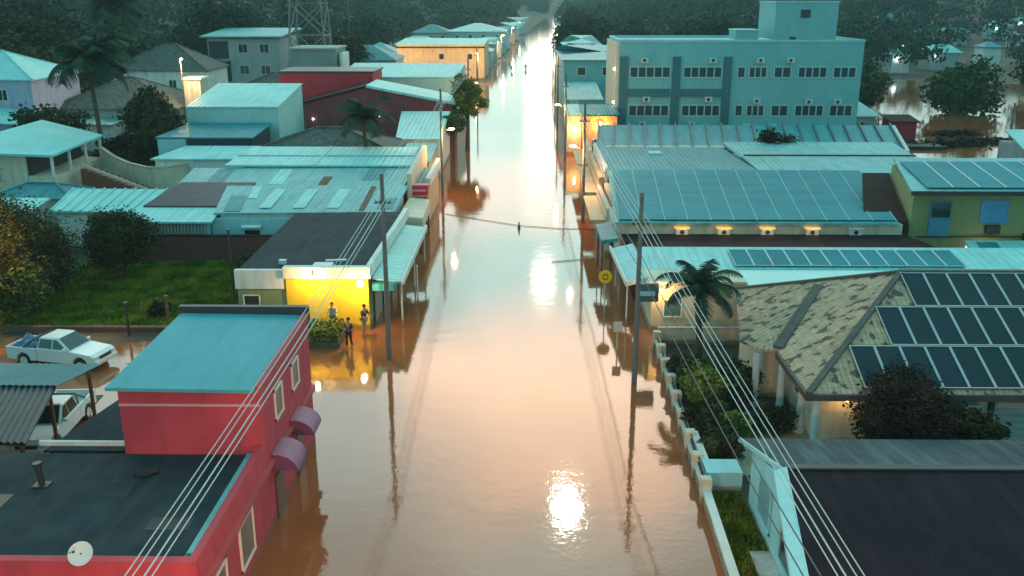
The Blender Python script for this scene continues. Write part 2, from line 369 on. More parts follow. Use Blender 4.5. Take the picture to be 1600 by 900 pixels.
xs = np.unique(np.concatenate([np.linspace(-900,-120,40), np.arange(-120,-20,4), np.arange(-20,-9,1.), [-9.75,-9.7], np.arange(-9,7.4,1.5), [7.45,7.5], np.arange(8,24,2), np.arange(24,180,4), np.linspace(180,900,34)]))
ys = np.unique(np.concatenate([np.arange(-60,28,8), np.arange(28,54,1.5), np.arange(54,120,4), np.arange(120,320,8), np.linspace(320,2200,70)]))
XX, YY = np.meshgrid(xs, ys); ZZ = ground(XX, YY); nx = len(xs)
gm = MB(); gm.v = list(zip(XX.ravel(), YY.ravel(), ZZ.ravel()))
gm.f = [(j*nx+i, j*nx+i+1, (j+1)*nx+i+1, (j+1)*nx+i) for j in range(len(ys)-1) for i in range(nx-1)]
def ground_mat():
    m = bpy.data.materials.new('mud_and_earth'); m.use_nodes = True; t = m.node_tree; p = t.nodes['Principled BSDF']
    g = t.nodes.new('ShaderNodeNewGeometry'); n = t.nodes.new('ShaderNodeTexNoise'); n.inputs['Scale'].default_value = .18; n.inputs['Detail'].default_value = 8; t.links.new(g.outputs['Position'], n.inputs[0])
    r = t.nodes.new('ShaderNodeValToRGB'); r.color_ramp.elements[0].position = .35; r.color_ramp.elements[0].color = (.035,.04,.025,1); r.color_ramp.elements[1].position = .65; r.color_ramp.elements[1].color = (.14,.085,.05,1)
    k = r.color_ramp.elements.new(.5); k.color = (.06,.05,.035,1)
    t.links.new(n.outputs['Fac'], r.inputs[0]); t.links.new(r.outputs[0], p.inputs['Base Color']); p.inputs['Roughness'].default_value = .85
    b = t.nodes.new('ShaderNodeBump'); b.inputs['Distance'].default_value = .15; n2 = t.nodes.new('ShaderNodeTexNoise'); n2.inputs['Scale'].default_value = 2; n2.inputs['Detail'].default_value = 5
    t.links.new(g.outputs['Position'], n2.inputs[0]); t.links.new(n2.outputs['Fac'], b.inputs['Height']); t.links.new(b.outputs[0], p.inputs['Normal']); return m
gm.build('ground', ground_mat(), kind='structure', label='muddy earth and hillside ground around the flooded street')
def water_mat():
    m = bpy.data.materials.new('muddy_water'); m.use_nodes = True; t = m.node_tree; p = t.nodes['Principled BSDF']; L = t.links.new
    g = t.nodes.new('ShaderNodeNewGeometry')
    n = t.nodes.new('ShaderNodeTexNoise'); n.inputs['Scale'].default_value = .06; n.inputs['Detail'].default_value = 4; L(g.outputs['Position'], n.inputs[0])
    r = t.nodes.new('ShaderNodeValToRGB'); r.color_ramp.elements[0].position = .35; r.color_ramp.elements[0].color = (.25,.080,.028,1); r.color_ramp.elements[1].position = .65; r.color_ramp.elements[1].color = (.35,.125,.050,1)
    L(n.outputs['Fac'], r.inputs[0]); L(r.outputs[0], p.inputs['Base Color'])
    p.inputs['Roughness'].default_value = .045; p.inputs['IOR'].default_value = 1.58
    def nz(scale, stretch, det):
        mp = t.nodes.new('ShaderNodeMapping'); mp.inputs['Scale'].default_value = stretch; L(g.outputs['Position'], mp.inputs[0])
        q = t.nodes.new('ShaderNodeTexNoise'); q.inputs['Scale'].default_value = scale; q.inputs['Detail'].default_value = det; L(mp.outputs[0], q.inputs[0]); return q.outputs['Fac']
    b1 = t.nodes.new('ShaderNodeBump'); b1.inputs['Distance'].default_value = .006; L(nz(.8, (1,1.3,1), 2), b1.inputs['Height'])
    b2 = t.nodes.new('ShaderNodeBump'); b2.inputs['Distance'].default_value = .0022; L(nz(5.5, (1,1,1), 2), b2.inputs['Height']); L(b1.outputs[0], b2.inputs['Normal'])
    L(b2.outputs[0], p.inputs['Normal']); return m
MB().poly([(-900,-60,0),(900,-60,0),(900,1800,0),(-900,1800,0)]).build('water', water_mat(), kind='structure', label='brown flood water filling the street, reflecting a pink and grey sky')

# ================================================================== LEFT SIDE OF THE STREET
def XY(*p): return list(p)
# ---- pink corner building
T = thing('corner_building', 'red two-level building with a teal upper roof standing in the brown water at lower left', 'building', (-13, 27, 0))
w = MB(); w.box(-24, -8.9, 22, 28.7, -.7, 2.98); w.box(-24, -8.9, 21.75, 22.02, -.69, 3.42); w.box(-9.12, -8.88, 22.021, 28.7, -.68, 3.42)
w.box(-13.7, -8.885, 28.701, 35.9, -.67, 5.5); w.build('wall', RED, T)
MB().box(-24, -9.13, 22.03, 28.69, 2.985, 3.05).build('roof', SLATE, T, label='dark patched flat roof behind the red parapet')
fl = MB(); fl.box(-9.45, -9.14, 22.3, 28.6, 3.052, 3.16); fl.box(-10.2, -9.46, 22.1, 22.35, 3.053, 3.13); fl.bar((-9.3,22.4,3.22),(-9.26,27.9,3.26),.16,.1); fl.build('flashing', TEAL, T)
MB().slab([(-14.0,28.45,5.62),(-8.98,28.45,5.56),(-9.1,35.75,5.72),(-14.0,35.75,5.78)], .12).build('upper_roof', mat('teal_membrane', (.09,.35,.40), .6, .14, .35, stain=(.07,.27,.31), spec=.12), T)
pr_ = MB(); pr_.slab([(-9.0,28.5,5.68),(-8.8,28.5,5.68),(-8.8,35.95,5.84),(-9.0,35.95,5.84)], .35); pr_.build('parapet', RED, T)
MB().box(-14.1, -8.8, 35.78, 36.05, 5.3, 6.05).build('roof_coping', DARK, T)
tr = MB(); tr.box(-13.7, -8.9, 28.66, 28.698, 4.86, 4.95); tr.build('trim_strip', mat('pink_trim', (.7,.3,.33), .6, .1, 3), T)
lg = MB(); lg.box(-8.878, -8.70, 21.8, 35.9, 2.45, 2.58); lg.build('ledge', mat('ledge_red', (.42,.07,.07), .7, .15, 2), T)
for y0, y1, z0, z1 in ((22.6,23.9,.5,2.1), (25.3,26.7,.7,2.25), (30.3,31.3,3.6,4.7), (32.8,33.8,3.65,4.7)):
    window(T, (-8.88, y0), (-8.88, y1), z0, z1, 1, mat('brown_pane', (.16,.08,.07), .3, .2, 2), mat('cream_frame', (.75,.66,.55), .6, .1, 3), t=.09)  # panes are one plain dull brown
for y0 in (29.6, 32.7):
    MB().box(-8.87, -8.82, y0, y0+1.1, -.6, 1.7).build('door', mat('brown_door', (.12,.06,.05), .5, .2, 3), T)
def barrel_awning(par, y0, y1, z):
    m = MB(); n = 7; vs = []; 
    for k in range(n+1):
        a = PI/2*k/n; x = -8.86+.88*math.sin(a); zz = z-.62+.62*math.cos(a)
        vs += [(x,y0,zz),(x,y1,zz),(x,y1,zz-.03),(x,y0,zz-.03)]
    for k in range(n):
        for j in range(4): m_ = (k*4+j, k*4+(j+1)%4, (k+1)*4+(j+1)%4, (k+1)*4+j); m.f.append(m_)
    m.v += vs; m.f += [(0,1,2,3), (n*4+3,n*4+2,n*4+1,n*4)]
    a = m.build('awning', LAVC, par)
    fr = MB(); fr.bar((-8.86,y0+.05,z-.62),(-7.99,y0+.05,z-.62),.04); fr.bar((-8.86,y1-.05,z-.62),(-7.99,y1-.05,z-.62),.04); fr.bar((-8.01,y0,z-.63),(-8.01,y1,z-.63),.04)
    for yy in (y0+.02, y1-.02):          # scalloped end panels
        pts = [(-8.86,yy,z-.64)]+[(-8.86+.86*math.sin(PI/2*k/6), yy, z-.64+.6*math.cos(PI/2*k/6)) for k in range(7)]
        fr.poly(pts)
    fr.build('awning_frame', mat('plum_fabric', (.16,.05,.12), .7, .15, 3), a)
barrel_awning(T, 29.4, 30.8, 2.7); barrel_awning(T, 32.1, 33.4, 2.75)
# roof fittings
vp = MB(); vp.tube([(-15.5,26.5,3.05),(-15.55,26.5,3.75)], .1, 10); vp.tube([(-15.55,26.5,3.75),(-15.56,26.5,3.86)], .15, 10); vp.box(-15.75,-15.25,26.3,26.7,3.05,3.1)
vp.build('vent_pipe', DARK, None, 'black vent pipe standing up from the dark roof of the red building', cat='vent pipe', loc=(-15.5,26.5,3.05))
hb = MB(); hb.ball((-12.5,27.2,3.14), .3, (1.2,.7,.35)); hb.ball((-12.2,27.35,3.14), .2, (1,.8,.4)); hb.build('debris_heap', mat('black_rag', (.02,.02,.025), .9, .3, 5), None, 'small black heap lying on the dark roof of the red building', cat='debris', loc=(-12.5,27.2,3.05))
D = thing('satellite_dish', 'round pale satellite dish fixed to the front parapet of the red building', 'satellite dish', (-12, 21.9, 3.42))
ds = MB(); n = 20; R0 = .33; vs = [(-12.0,21.62,3.70)]; cN = Vector((.1,-.75,.65)).normalized(); cx_ = Vector((1,0,0)).cross(cN).normalized(); cy_ = cN.cross(cx_)
ctr = Vector((-12,21.75,3.66)); vs = [ctr-cN*.07]
for r_, h_ in ((.18,-.05),(.33,0)):
    for k in range(n): a = 2*PI*k/n; vs.append(ctr+(cx_*math.cos(a)+cy_*math.sin(a))*r_+cN*h_)
fs = [(0,1+k,1+(k+1)%n) for k in range(n)]+[(1+k,1+n+k,1+n+(k+1)%n,1+(k+1)%n) for k in range(n)]
ds.add(vs, fs); ds.build('reflector', ALU, D, smooth=True)
am = MB(); am.tube([ctr-cN*.05, ctr-cN*.2, (-12,21.9,3.40)], .025, 6); am.build('mounting_arm', DARK, D)
am = MB(); am.tube([ctr-cy_*.3, ctr-cy_*.12+cN*.3], .012, 5); am.ball(ctr-cy_*.08+cN*.3, .04); am.build('feed_horn', DARK, D)

for k, (x, y, w_, h_) in enumerate(((-17.6,24.9,1.5,1.0),(-13.4,25.8,.9,1.3),(-11.2,23.9,1.3,.7),(-19.6,27.3,1.8,.8))):
    MB().box(x,x+w_,y,y+h_,3.0505,3.062).build('roof_patch', mat('patch_grey', (.04,.055,.065), .8, .4, 1.5, spec=.1) if k%2 else mat('patch_dark', (.016,.022,.026), .5, .3, 2), T)
# ---- low annex roof and carport
A = thing('annex_shed', 'low shed with a dark sheet roof squeezed between carport and red building', 'shed', (-15.3, 31.6, 0))
MB().slab([(-17.0,29.5,2.75),(-13.75,29.5,2.75),(-13.75,34.6,3.05),(-15.6,34.6,3.05)], .1).build('roof', SLATE, A)
MB().prism([(-16.8,29.7),(-13.8,29.7),(-13.8,34.4),(-15.6,34.4)], -.3, [2.63,2.63,2.9,2.9]).build('wall', GREYW, A)
MB().bar((-17.0,29.35,3.12),(-13.75,29.35,3.12),.12,.16).build('gutter', WHITE, A)
A = thing('carport', 'carport with corrugated grey sheet roof sheltering a white pickup', 'carport', (-20, 33.5, 0))
def corrugated(c, n, amp, th=.02):
    A_, B_, C_, D_ = [Vector(p) for p in c]; m = MB(); vs = []; K_ = n*4
    for k in range(K_+1):
        t = k/K_; h = amp*math.sin(2*PI*k/4)
        for p in (A_.lerp(B_, t), D_.lerp(C_, t)): vs += [(p.x,p.y,p.z+h),(p.x,p.y,p.z+h-th)]
    for k in range(K_):
        b = k*4; m.f += [(b,b+4,b+6,b+2),(b+1,b+3,b+7,b+5),(b,b+1,b+5,b+4),(b+2,b+6,b+7,b+3)]
    m.v += vs; return m
CORD = mat('dark_corrugated_sheet', (.05,.07,.085), .6, .25, 1); CORL = mat('teal_corrugated_sheet', (.08,.22,.24), .6, .2, .8, spec=.15)
corrugated([(-28.5,30.1,2.75),(-17.9,30.1,2.75),(-18.9,34.5,3.1),(-29.5,34.5,3.1)], 42, .05).build('lower_roof', CORD, A)
corrugated([(-29.5,34.3,3.18),(-18.7,34.3,3.18),(-18.2,37.0,3.0),(-29.8,37.3,3.0)], 42, .025).build('upper_roof', CORL, A)
for x, y in ((-18.3,30.4),(-19.2,34.4),(-18.7,36.8),(-23.5,30.4),(-23.8,36.9)): MB().box(x-.06,x+.06,y-.06,y+.06,-.1,2.7).build('post', mat('rusty_post', (.16,.07,.04), .8, .3, 4), A)
bm_ = MB(); bm_.bar((-28.5,30.3,2.6),(-18.1,30.3,2.6),.08,.14); bm_.bar((-29,34.4,2.95),(-19,34.4,2.95),.08,.14); bm_.bar((-18.2,30.3,2.62),(-19.0,34.5,2.95),.08,.12); bm_.build('beam', DARK, A)

# ---- building B: yellow front, dark long roof
T = thing('shop_building', 'long shop with dark flat roof and lamp-lit yellow end wall at the water', 'building', (-12, 57, 0))
MB().prism([(-16.2,50),(-8.75,50),(-8.6,65),(-16.2,65)], -.7, 3.05).build('wall', OLIVE, T, label='olive green side and rear wall')
MB().box(-13.4, -8.76, 49.84, 49.996, -.69, 3.0).build('end_wall', YEL, T, label='bright yellow end wall')
w = MB(); w.box(-13.5, -8.6, 49.72, 50.2, 3.06, 3.72); w.box(-16.3, -13.51, 49.9, 50.2, 2.4, 3.5); w.prism([(-8.88,50.21),(-8.6,50.21),(-8.3,65.2),(-8.62,65.2)], 3.051, 3.75); w.build('parapet', WHITE, T)
MB().slab([(-16.3,50.22,3.3),(-8.9,50.22,3.34),(-8.65,65.1,3.5),(-16.4,65.1,3.4)], .2).build('roof', SLATE, T)
bx = MB(); bx.box(-12.0,-10.9,50.4,51.2,3.36,3.62); bx.build('roof_duct', ALU, T); MB().box(-14.2,-13.8,51.6,51.9,3.36,3.6).build('roof_vent', ALU, T); MB().bar((-11.6,52.2,3.42),(-10.4,52.4,3.42),.22,.1).build('roof_patch', ALU, T)
cn = MB(); cn.slab([(-8.6,50.4,2.95),(-6.95,50.4,2.75),(-6.95,63.5,2.75),(-8.55,63.5,2.95)], .12); cn.build('canopy', TEALB, T)
cf = MB(); cf.box(-6.94,-6.8,50.3,63.6,2.55,2.9); cf.build('canopy_fascia', WHITE, T)
for y in (50.7, 57, 63.2): MB().tube([(-7.0,y,-.6),(-7.0,y,2.6)], .05, 8).build('canopy_post', WHITE, T)
window(T, (-15.9,49.999), (-15.0,49.999), 1.35, 2.0, 1, GLASS); 
for k in range(4): MB().box(-8.66+.02*k, -8.6+.02*k, 51.2+3.2*k, 53.6+3.2*k, -.5, 2.3).build('shutter', mat('grey_shutter', (.3,.3,.28), .5, .15, 1, pattern='planks', ps=.12), T)
bxs = MB(); bxs.box(-8.55,-7.2,49.95,50.35,2.3,2.72); bxs.build('canopy_bracket', TEALD, T)
def wall_lamp(x, y, z, e, label, fix=WHITE, mm=LAMPW, col=(1,.58,.2), r=.12):
    t = thing('wall_lamp', label, 'lamp', (x, y, z), 'lamps fixed to walls')
    MB().ball((x,y-.28,z), r, n=10, m=6).build('bulb', mm, t)
    MB().tube([(x,y,z+.12),(x,y-.2,z+.16),(x,y-.28,z+.1)], .03, 6).build('bracket', fix, t)
    l = point((x,y-.5,z-.05), e, col); l.parent = t; l.location = (0,-.5,-.05); return t
wall_lamp(-9.15, 49.8, 2.85, 420, 'bright warm lamp at the right upper corner of the yellow wall', r=.2)
wall_lamp(-11.8, 49.6, 3.25, 260, 'warm lamp on the white band in the middle above the yellow wall', r=.1)
wall_lamp(7.7, 49.75, 2.55, 110, 'small lamp high on the left end of the cream block wall', r=.08)
wall_lamp(13.3, 35.5, 2.3, 16, 'small lamp beside the porch columns of the tiled house', r=.07)
# hedge planter
P = thing('hedge_planter', 'low square planter wall topped with a clipped yellow green hedge by the yellow wall', 'planter', (-10.8, 47.7, 0))
MB().box(-12.6,-9.95,46.8,48.9,-.5,.35).build('planter_wall', mat('mossy_stone', (.10,.09,.05), .9, .35, 3, bump=.03, bs=6), P)

def quads(pts, size, rng, up=.5, flat=.6):
    """leaf quads at pts: random orientation"""
    n = len(pts); a = rng.normal(size=(n,3)); a[:,2] *= up; a /= np.linalg.norm(a,axis=1)[:,None]+1e-9
    b = np.cross(a, rng.normal(size=(n,3))); b /= np.linalg.norm(b,axis=1)[:,None]+1e-9
    s = size*rng.uniform(.6,1.3,(n,1)); a = a*s; b = b*s*flat
    v = np.stack([pts-a, pts+b, pts+a, pts-b], 1).reshape(-1,3); return v
def leafmesh(name, v, m, parent=None, loc=None, **kw):
    me = bpy.data.meshes.new(name); n = len(v)//4; off = Vector(parent.get('_o',(0,0,0))) if parent else Vector(loc or (0,0,0))
    v = v-np.array(off); me.vertices.add(len(v)); me.vertices.foreach_set('co', v.ravel().astype('f'))
    me.loops.add(n*4); me.loops.foreach_set('vertex_index', np.arange(n*4)); me.polygons.add(n)
    me.polygons.foreach_set('loop_start', np.arange(n)*4); me.update(calc_edges=True); me.materials.append(m)
    o = bpy.data.objects.new(name, me); COL.objects.link(o)
    if parent: o.parent = parent
    elif loc: o.location = loc
    for k_, q in kw.items(): o[k_] = q
    return o
def clumps(c, r, nc, per, cs, rng, squash=.8, hollow=.45):
    """points in clumps spread through an uneven ellipsoid crown"""
    d_ = rng.normal(size=(nc,3)); d_ /= np.linalg.norm(d_,axis=1)[:,None]; rr = rng.uniform(hollow, 1, (nc,1))**.6
    lob = 1+.18*np.sin(d_[:,:1]*4+rng.uniform(0,6))+.16*np.sin(d_[:,1:2]*5+rng.uniform(0,6))
    cc = np.array(c)+d_*rr*lob*np.array([r,r,r*squash]); cc = np.repeat(cc, per, axis=0)
    return cc+rng.normal(size=cc.shape)*cs*np.array([1,1,.75])
def tree(name, label, x, y, h, r, m=G_MD, z=0, group='trees of the town', leaf=.16, nc=70, per=60, cs=None, squash=.8, cat='tree', ch=None, trunk_r=None):
    t = thing(name, label, cat, (x,y,z), group); ch = ch or h-r*squash; tr_ = trunk_r or .05*h*.6
    b = MB(); top = Vector((x+r*.08, y, z+ch)); b.tube([(x,y,z-.3),(x+.05*r,y+.03*r,z+ch*.4),top], [tr_,tr_*.75,tr_*.4], 8)
    for k in range(7):
        a = k*2.4+x; b.tube([(x+.04*r,y,z+ch*(.45+.05*k)), (x+r*.35*math.cos(a),y+r*.35*math.sin(a),z+ch*(.75+.04*k)), (x+r*.75*math.cos(a),y+r*.75*math.sin(a),z+ch+r*squash*.35)], [tr_*.45,tr_*.3,tr_*.1], 5)
    b.build('trunk', BARK, t)
    pts = clumps((x,y,z+ch), r, nc, per, cs or r*.16, RNG, squash); leafmesh('crown', quads(pts, leaf, RNG), m, t); return t
hp = RNG.uniform(0,1,(2600,3)); hp = np.stack([-12.55+hp[:,0]*2.55, 46.85+hp[:,1]*2.0, .3+.75*hp[:,2]],1)
leafmesh('hedge', quads(hp, .10, RNG), G_YL, P)

# ---- palm builder
def palm(label, x, y, h, fl_, z=0, n=16, m=G_PALM, lean=(0,0), group='palm trees', lw=.55, tr_=.16):
    t = thing('palm_tree', label, 'palm tree', (x,y,z), group); top = Vector((x+lean[0], y+lean[1], z+h))
    b = MB(); pts = [Vector((x,y,z-.3)).lerp(top, k/8)+Vector((.12*math.sin(k*.6),0,0)) for k in range(9)]; pts[-1] = top
    b.tube(pts, [tr_*(1.25-.5*k/8)*(1+.08*(k%2)) for k in range(9)], 9); b.build('trunk', BARK, t)
    for k in range(n):
        a = k*2.39996+x; e0 = rad(84-88*(k/n)+random.uniform(-8,8)); L = fl_*random.uniform(.85,1.1); ns = 12; p = top.copy(); el_ = e0; sp_ = []
        for j in range(ns+1):
            sp_.append(p.copy()); dd = Vector((math.cos(a)*math.cos(el_), math.sin(a)*math.cos(el_), math.sin(el_))); p = p+dd*L/ns; el_ -= rad(4.2+j*1.0)
        mb = MB(); mb.tube(sp_, [.035*(1-.8*j/ns) for j in range(ns+1)], 4, False); side = Vector((-math.sin(a), math.cos(a), 0))
        for j in range(1, ns*3):
            q = j/3; i = int(q); f_ = q-i; c = sp_[i].lerp(sp_[min(i+1,ns)], f_); dd = (sp_[min(i+1,ns)]-sp_[i]).normalized()
            lf = lw*fl_/2.5*math.sin(PI*min(1,(q/ns)*.92+.1))**.6+.05
            for s_ in (-1,1):
                tip = c+side*s_*lf*.8+dd*lf*.45+Vector((0,0,-lf*(.35+.2*random.random()))); w_ = dd*.045*fl_/2.2
                mb.add([c-w_, c+w_, tip+w_*.2, tip-w_*.2], [(0,1,2,3)])
        mb.build('frond', m, t)
    return t

# ---- buildings further up the left side
def shed(name, label, fp, zt, wm_, rm, z0=-.5, over=.3, group=None, th=.14, cat='building', kind='sheet', rib=0, part_label=None):
    """simple volume under a single-pitch roof; fp four 2-D corners, zt four eave heights"""
    cx = sum(p[0] for p in fp)/4; cy = sum(p[1] for p in fp)/4
    t = thing(name, label, cat, (cx,cy,0), group)
    MB().prism(shrink(fp, over*1.4), z0, [q-th-.01 for q in zt]).build('wall', wm_, t)
    c = [(p[0],p[1],q) for p, q in zip(fp, zt)]; r = MB().slab(c, th)
    if rib: ribs(r, c, rib)
    r.build('roof', rm, t, label=part_label); return t
# C: teal roofs just behind the dark-roofed shop
T = shed('warehouse', 'low warehouse under patched teal sheet roofs directly behind the dark flat roof', [(-22.5,65.6),(-9.4,65.6),(-9.2,72.6),(-23.6,72.6)], [3.25,3.35,3.95,3.9], WHITE, TEAL)
for x in (-19.5,-17.0,-14.5): MB().slab([(x,66.6,3.44),(x+.9,66.6,3.45),(x+.9,71.6,3.87),(x,71.6,3.86)], .03).build('skylight', TEALB, T)
w = MB(); w.box(-22.6,-15.9,65.3,65.58,.1,2.9); w.build('front_wall', PALEB, T)
window(T, (-20.3,65.29), (-19.1,65.29), .9, 2.1, 1, GLASS)
MB().slab([(-20.4,64.9,2.35),(-19.0,64.9,2.35),(-19.0,65.28,2.45),(-20.4,65.28,2.45)], .06).build('window_hood', WHITE, T)
T = shed('warehouse', 'broad warehouse with two-step bright teal roof and thin ridge lines', [(-28.0,73.2),(-9.6,73.2),(-9.4,79.0),(-28.4,79.0)], [3.7,3.8,4.25,4.2], WHITE, TEAL)
c = [(-25.8,79.05,4.45),(-9.6,79.05,4.45),(-9.8,86.6,4.9),(-25.4,86.6,4.9)]
r = MB().slab(c, .15); r.bar((-25.7,82.6,4.72),(-9.7,82.6,4.72),.12,.08); r.bar((-18,79.1,4.5),(-18,86.5,4.95),.12,.08); r.build('upper_roof', TEALB, T)
MB().slab([(-9.35,73.3,4.75),(-9.0,73.3,4.75),(-9.1,86.4,5.1),(-9.5,86.4,5.1)], 5.4).build('street_wall', CREAM, T)
for k in range(3): MB().box(-9.0, -8.93, 74+4*k, 76.6+4*k, -.5, 2.4).build('shutter', MATS['grey_shutter'], T)
def sheets(par, c, spots, dz=.02):
    A_, B_, C_, D_ = [Vector(p) for p in c]
    for k, (u0, u1, v0, v1) in enumerate(spots):
        q = [A_.lerp(B_, u).lerp(D_.lerp(C_, u), v)+Vector((0,0,dz)) for u, v in ((u0,v0),(u1,v0),(u1,v1),(u0,v1))]
        MB().slab(q, .015).build('roof_sheet', (TEALD, TEALB, mat('rusty_sheet', (.22,.13,.09), .8, .4, 2, pattern='ribs', ps=.45, spec=.1))[k%3], par)
sheets(T, [(-28.0,73.2,3.7),(-9.6,73.2,3.8),(-9.4,79.0,4.25),(-28.4,79.0,4.2)], [(.12,.19,.1,.95),(.4,.46,.1,.9),(.62,.66,.05,.5),(.8,.88,.3,.97)])
sheets(T, [(-22.5,65.6,3.25),(-9.4,65.6,3.35),(-9.2,72.6,3.95),(-23.6,72.6,3.9)], [(.05,.14,.04,.6),(.15,.2,.5,.96),(.8,.83,.05,.95),(.9,.98,.1,.5)], .035)
# shop-front canopies by the street
T = thing('shop_awning', 'boxy cream shop awning jutting over the flooded pavement before the red sign', 'awning', (-8.6, 69, 0))
aw = MB(); aw.slab([(-9.15,65.9,3.0),(-7.35,65.9,2.85),(-7.5,72.6,2.85),(-9.15,72.6,3.0)], .95); aw.build('fascia_box', CREAM, T, bevel=.04)
for y in (66.3, 72.2): MB().tube([(-7.6,y,-.6),(-7.6,y,1.95)], .05, 8).build('post', DARK, T)
MB().box(-9.15,-8.5,66.2,72,-.5,1.9).build('counter', mat('dark_shopfront', (.06,.045,.04), .6, .3, 2), T)
T = thing('shop_sign', 'red boxed shop sign with a pale border above the left pavement', 'sign', (-8.7, 74, 0))
MB().box(-9.45,-7.75,73.6,74.6,2.95,3.75).build('sign_box', SIGNR, T, bevel=.03)
f = MB(); f.box(-9.45,-7.75,73.5,73.59,3.76,3.84); f.box(-9.45,-7.75,73.5,73.59,2.86,2.94); f.box(-9.3,-7.9,73.55,73.595,3.28,3.42); f.build('sign_trim', mat('pink_strip', (.8,.42,.45), .5, .1, 3), T)
MB().tube([(-8.0,74.1,-.6),(-8.0,74.1,2.95)], .06, 8).build('post', DARK, T)
T = shed('shop_annex', 'small grey flat-roofed shop annex just behind the red sign', [(-9.8,75.0),(-7.9,75.0),(-7.8,84.0),(-9.3,84.0)], [3.3,3.3,3.4,3.4], TAN, TEALD, over=.1)
MB().slab([(-8.2,76.0,3.9),(-7.8,76.0,3.9),(-7.7,85.0,4.1),(-8.1,85.0,4.1)], .7).build('parapet', WHITE, T)
# D: dark gable tile roof
T = thing('tiled_house', 'low house with a dark mossy tiled roof in front of the maroon gable', 'house', (-19, 92, 0))
MB().box(-25.8,-13.4,88.4,96,-.5,4.1).build('wall', GREYW, T)
hb, r = hipmesh([(-26.4,87.9),(-12.4,87.9),(-12.8,96.8),(-25.4,96.8)], 4.15, 5.9, 5.2); hb.build('roof', DTILE, T); ridge_tiles([(-26.4,87.9),(-12.4,87.9),(-12.8,96.8),(-25.4,96.8)], 4.15, r, DTILE, T)
T = shed('street_shop', 'shop with wide pale teal roof stepping down to the left pavement', [(-13.6,98),(-8.9,98),(-8.9,113),(-14.8,113)], [4.0,4.0,5.2,5.2], WHITE, TEALB)
c_ = MB(); c_.slab([(-12.6,88.0,3.3),(-9.0,88.0,3.3),(-9.0,97.4,3.7),(-12.2,97.4,3.7)], .2); c_.build('lower_roof', TEAL, T); MB().box(-12.2,-9.1,88.2,97.3,-.5,3.08).build('lower_wall', TAN, T)
for k in range(2): MB().box(-9.09,-9.03,89.2+4*k,92+4*k,-.5,2.3).build('shutter', MATS['grey_shutter'], T)
# F: maroon gabled hall and red block
T = thing('maroon_hall', 'maroon gabled hall with pale roof edges and a crimson block on top', 'building', (-16, 112, 0))
y0 = 116.; sc_ = y0/85.
gp = [(-30.4,-.5),(-8.9,-.5),(-8.9,5.7),(-19.4,7.7),(-30.4,5.0)]
vs = [(p[0],y0,p[1]) for p in gp]+[(p[0],y0+8,p[1]) for p in gp]
MB().add(vs, [(0,1,2,3,4),(9,8,7,6,5),(0,5,6,1),(1,6,7,2),(2,7,8,3),(3,8,9,4),(4,9,5,0)]).build('wall', MAROON, T)
rf = MB(); rf.slab([(-19.4,y0-.5,8.05),(-8.4,y0-.5,5.95),(-8.4,y0+8.4,5.95),(-19.4,y0+8.4,8.05)], .3); rf.build('roof', TEALB, T)
rf = MB(); rf.slab([(-31.0,y0-.3,5.1),(-19.41,y0-.3,7.98),(-19.41,y0+8.4,7.98),(-31.0,y0+8.4,5.1)], .16); rf.build('left_roof', BROWN, T)
MB().box(-27.2,-27.0,y0-.12,y0-.003,0,5.4).build('downpipe', mat('plum_pipe', (.16,.1,.11), .6, .2, 2), T)
MB().box(-32.3,-20.0,y0+8.8,y0+17,-.4,8.8).build('upper_block', CRIM, T)
MB().box(-32.5,-19.8,y0+8.65,y0+17.2,8.81,9.05).build('block_coping', DARK, T)
for x, z in ((-26.2,3.9),(-17.9,4.3),(-11.2,2.9),(-9.9,3.4)): MB().ball((x,y0-.2,z), .12).build('spot_light', LAMPC, T)
shed('flat_roof_store', 'bright pale flat-roofed store right of the crimson block', [(-26.6,134),(-9.6,134),(-9.2,149),(-26.6,149)], [7.6,7.6,8.6,8.6], mat('bright_aqua_wall', (.34,.62,.62), .7, .12, .5, stain=(.28,.5,.5)), TEALB, over=.1)
T = thing('tank_building', 'plain grey-green box building behind the crimson block, below the lattice tower', 'building', (-27, 150, 0))
MB().box(-35.8,-28.9,146,154,-.4,10.8).build('wall', mat('grey_green_wall', (.17,.27,.27), .75, .15, .6), T); MB().box(-36.0,-28.7,145.7,154.3,10.81,11.05).build('parapet', GREYW, T)
MB().box(-28.6,-28.0,147,152,5,10.2).build('chimney', WHITE, T)
# lattice tower
T = thing('lattice_tower', 'tall grey steel lattice tower rising out of the frame before the dark hill', 'tower', (-30, 172, 0))
hw0, hw1, HT = 3.6, 1.6, 42
def cor(k, z): q = hw0+(hw1-hw0)*z/HT; return (-38.5+q*(1,1,-1,-1)[k], 172+q*(1,-1,-1,1)[k], z)
for k in range(4): MB().bar(cor(k,0), cor(k,HT), .2).build('leg', mat('galvanised_steel', (.16,.18,.18), .5, .2, 2), T)
lt = MB(); zs = [0,6,12,17.5,22.5,27,31,34.5,38,HT]
for i in range(len(zs)-1):
    for k in range(4): lt.bar(cor(k,zs[i]), cor((k+1)%4,zs[i+1]), .16); lt.bar(cor((k+1)%4,zs[i]), cor(k,zs[i+1]), .16); lt.bar(cor(k,zs[i+1]), cor((k+1)%4,zs[i+1]), .14)
lt.build('bracing', MATS['galvanised_steel'], T)
# G: tan building
T = shed('tan_store', 'long tan store with a pale roof lit warm by street lamps on the left', [(-30.2,225),(-9.4,225),(-9.0,243),(-30.2,243)], [8.1,8.1,8.8,8.8], TAN, TEALB, over=.1)
for x in (-20.2,-13.5): window(T, (x,225.1), (x+1.2,225.1), 4.6, 5.9, 1, GLASS)
MB().box(-30.3,-9.3,224.6,224.95,7.2,7.5).build('cornice', BROWN, T)
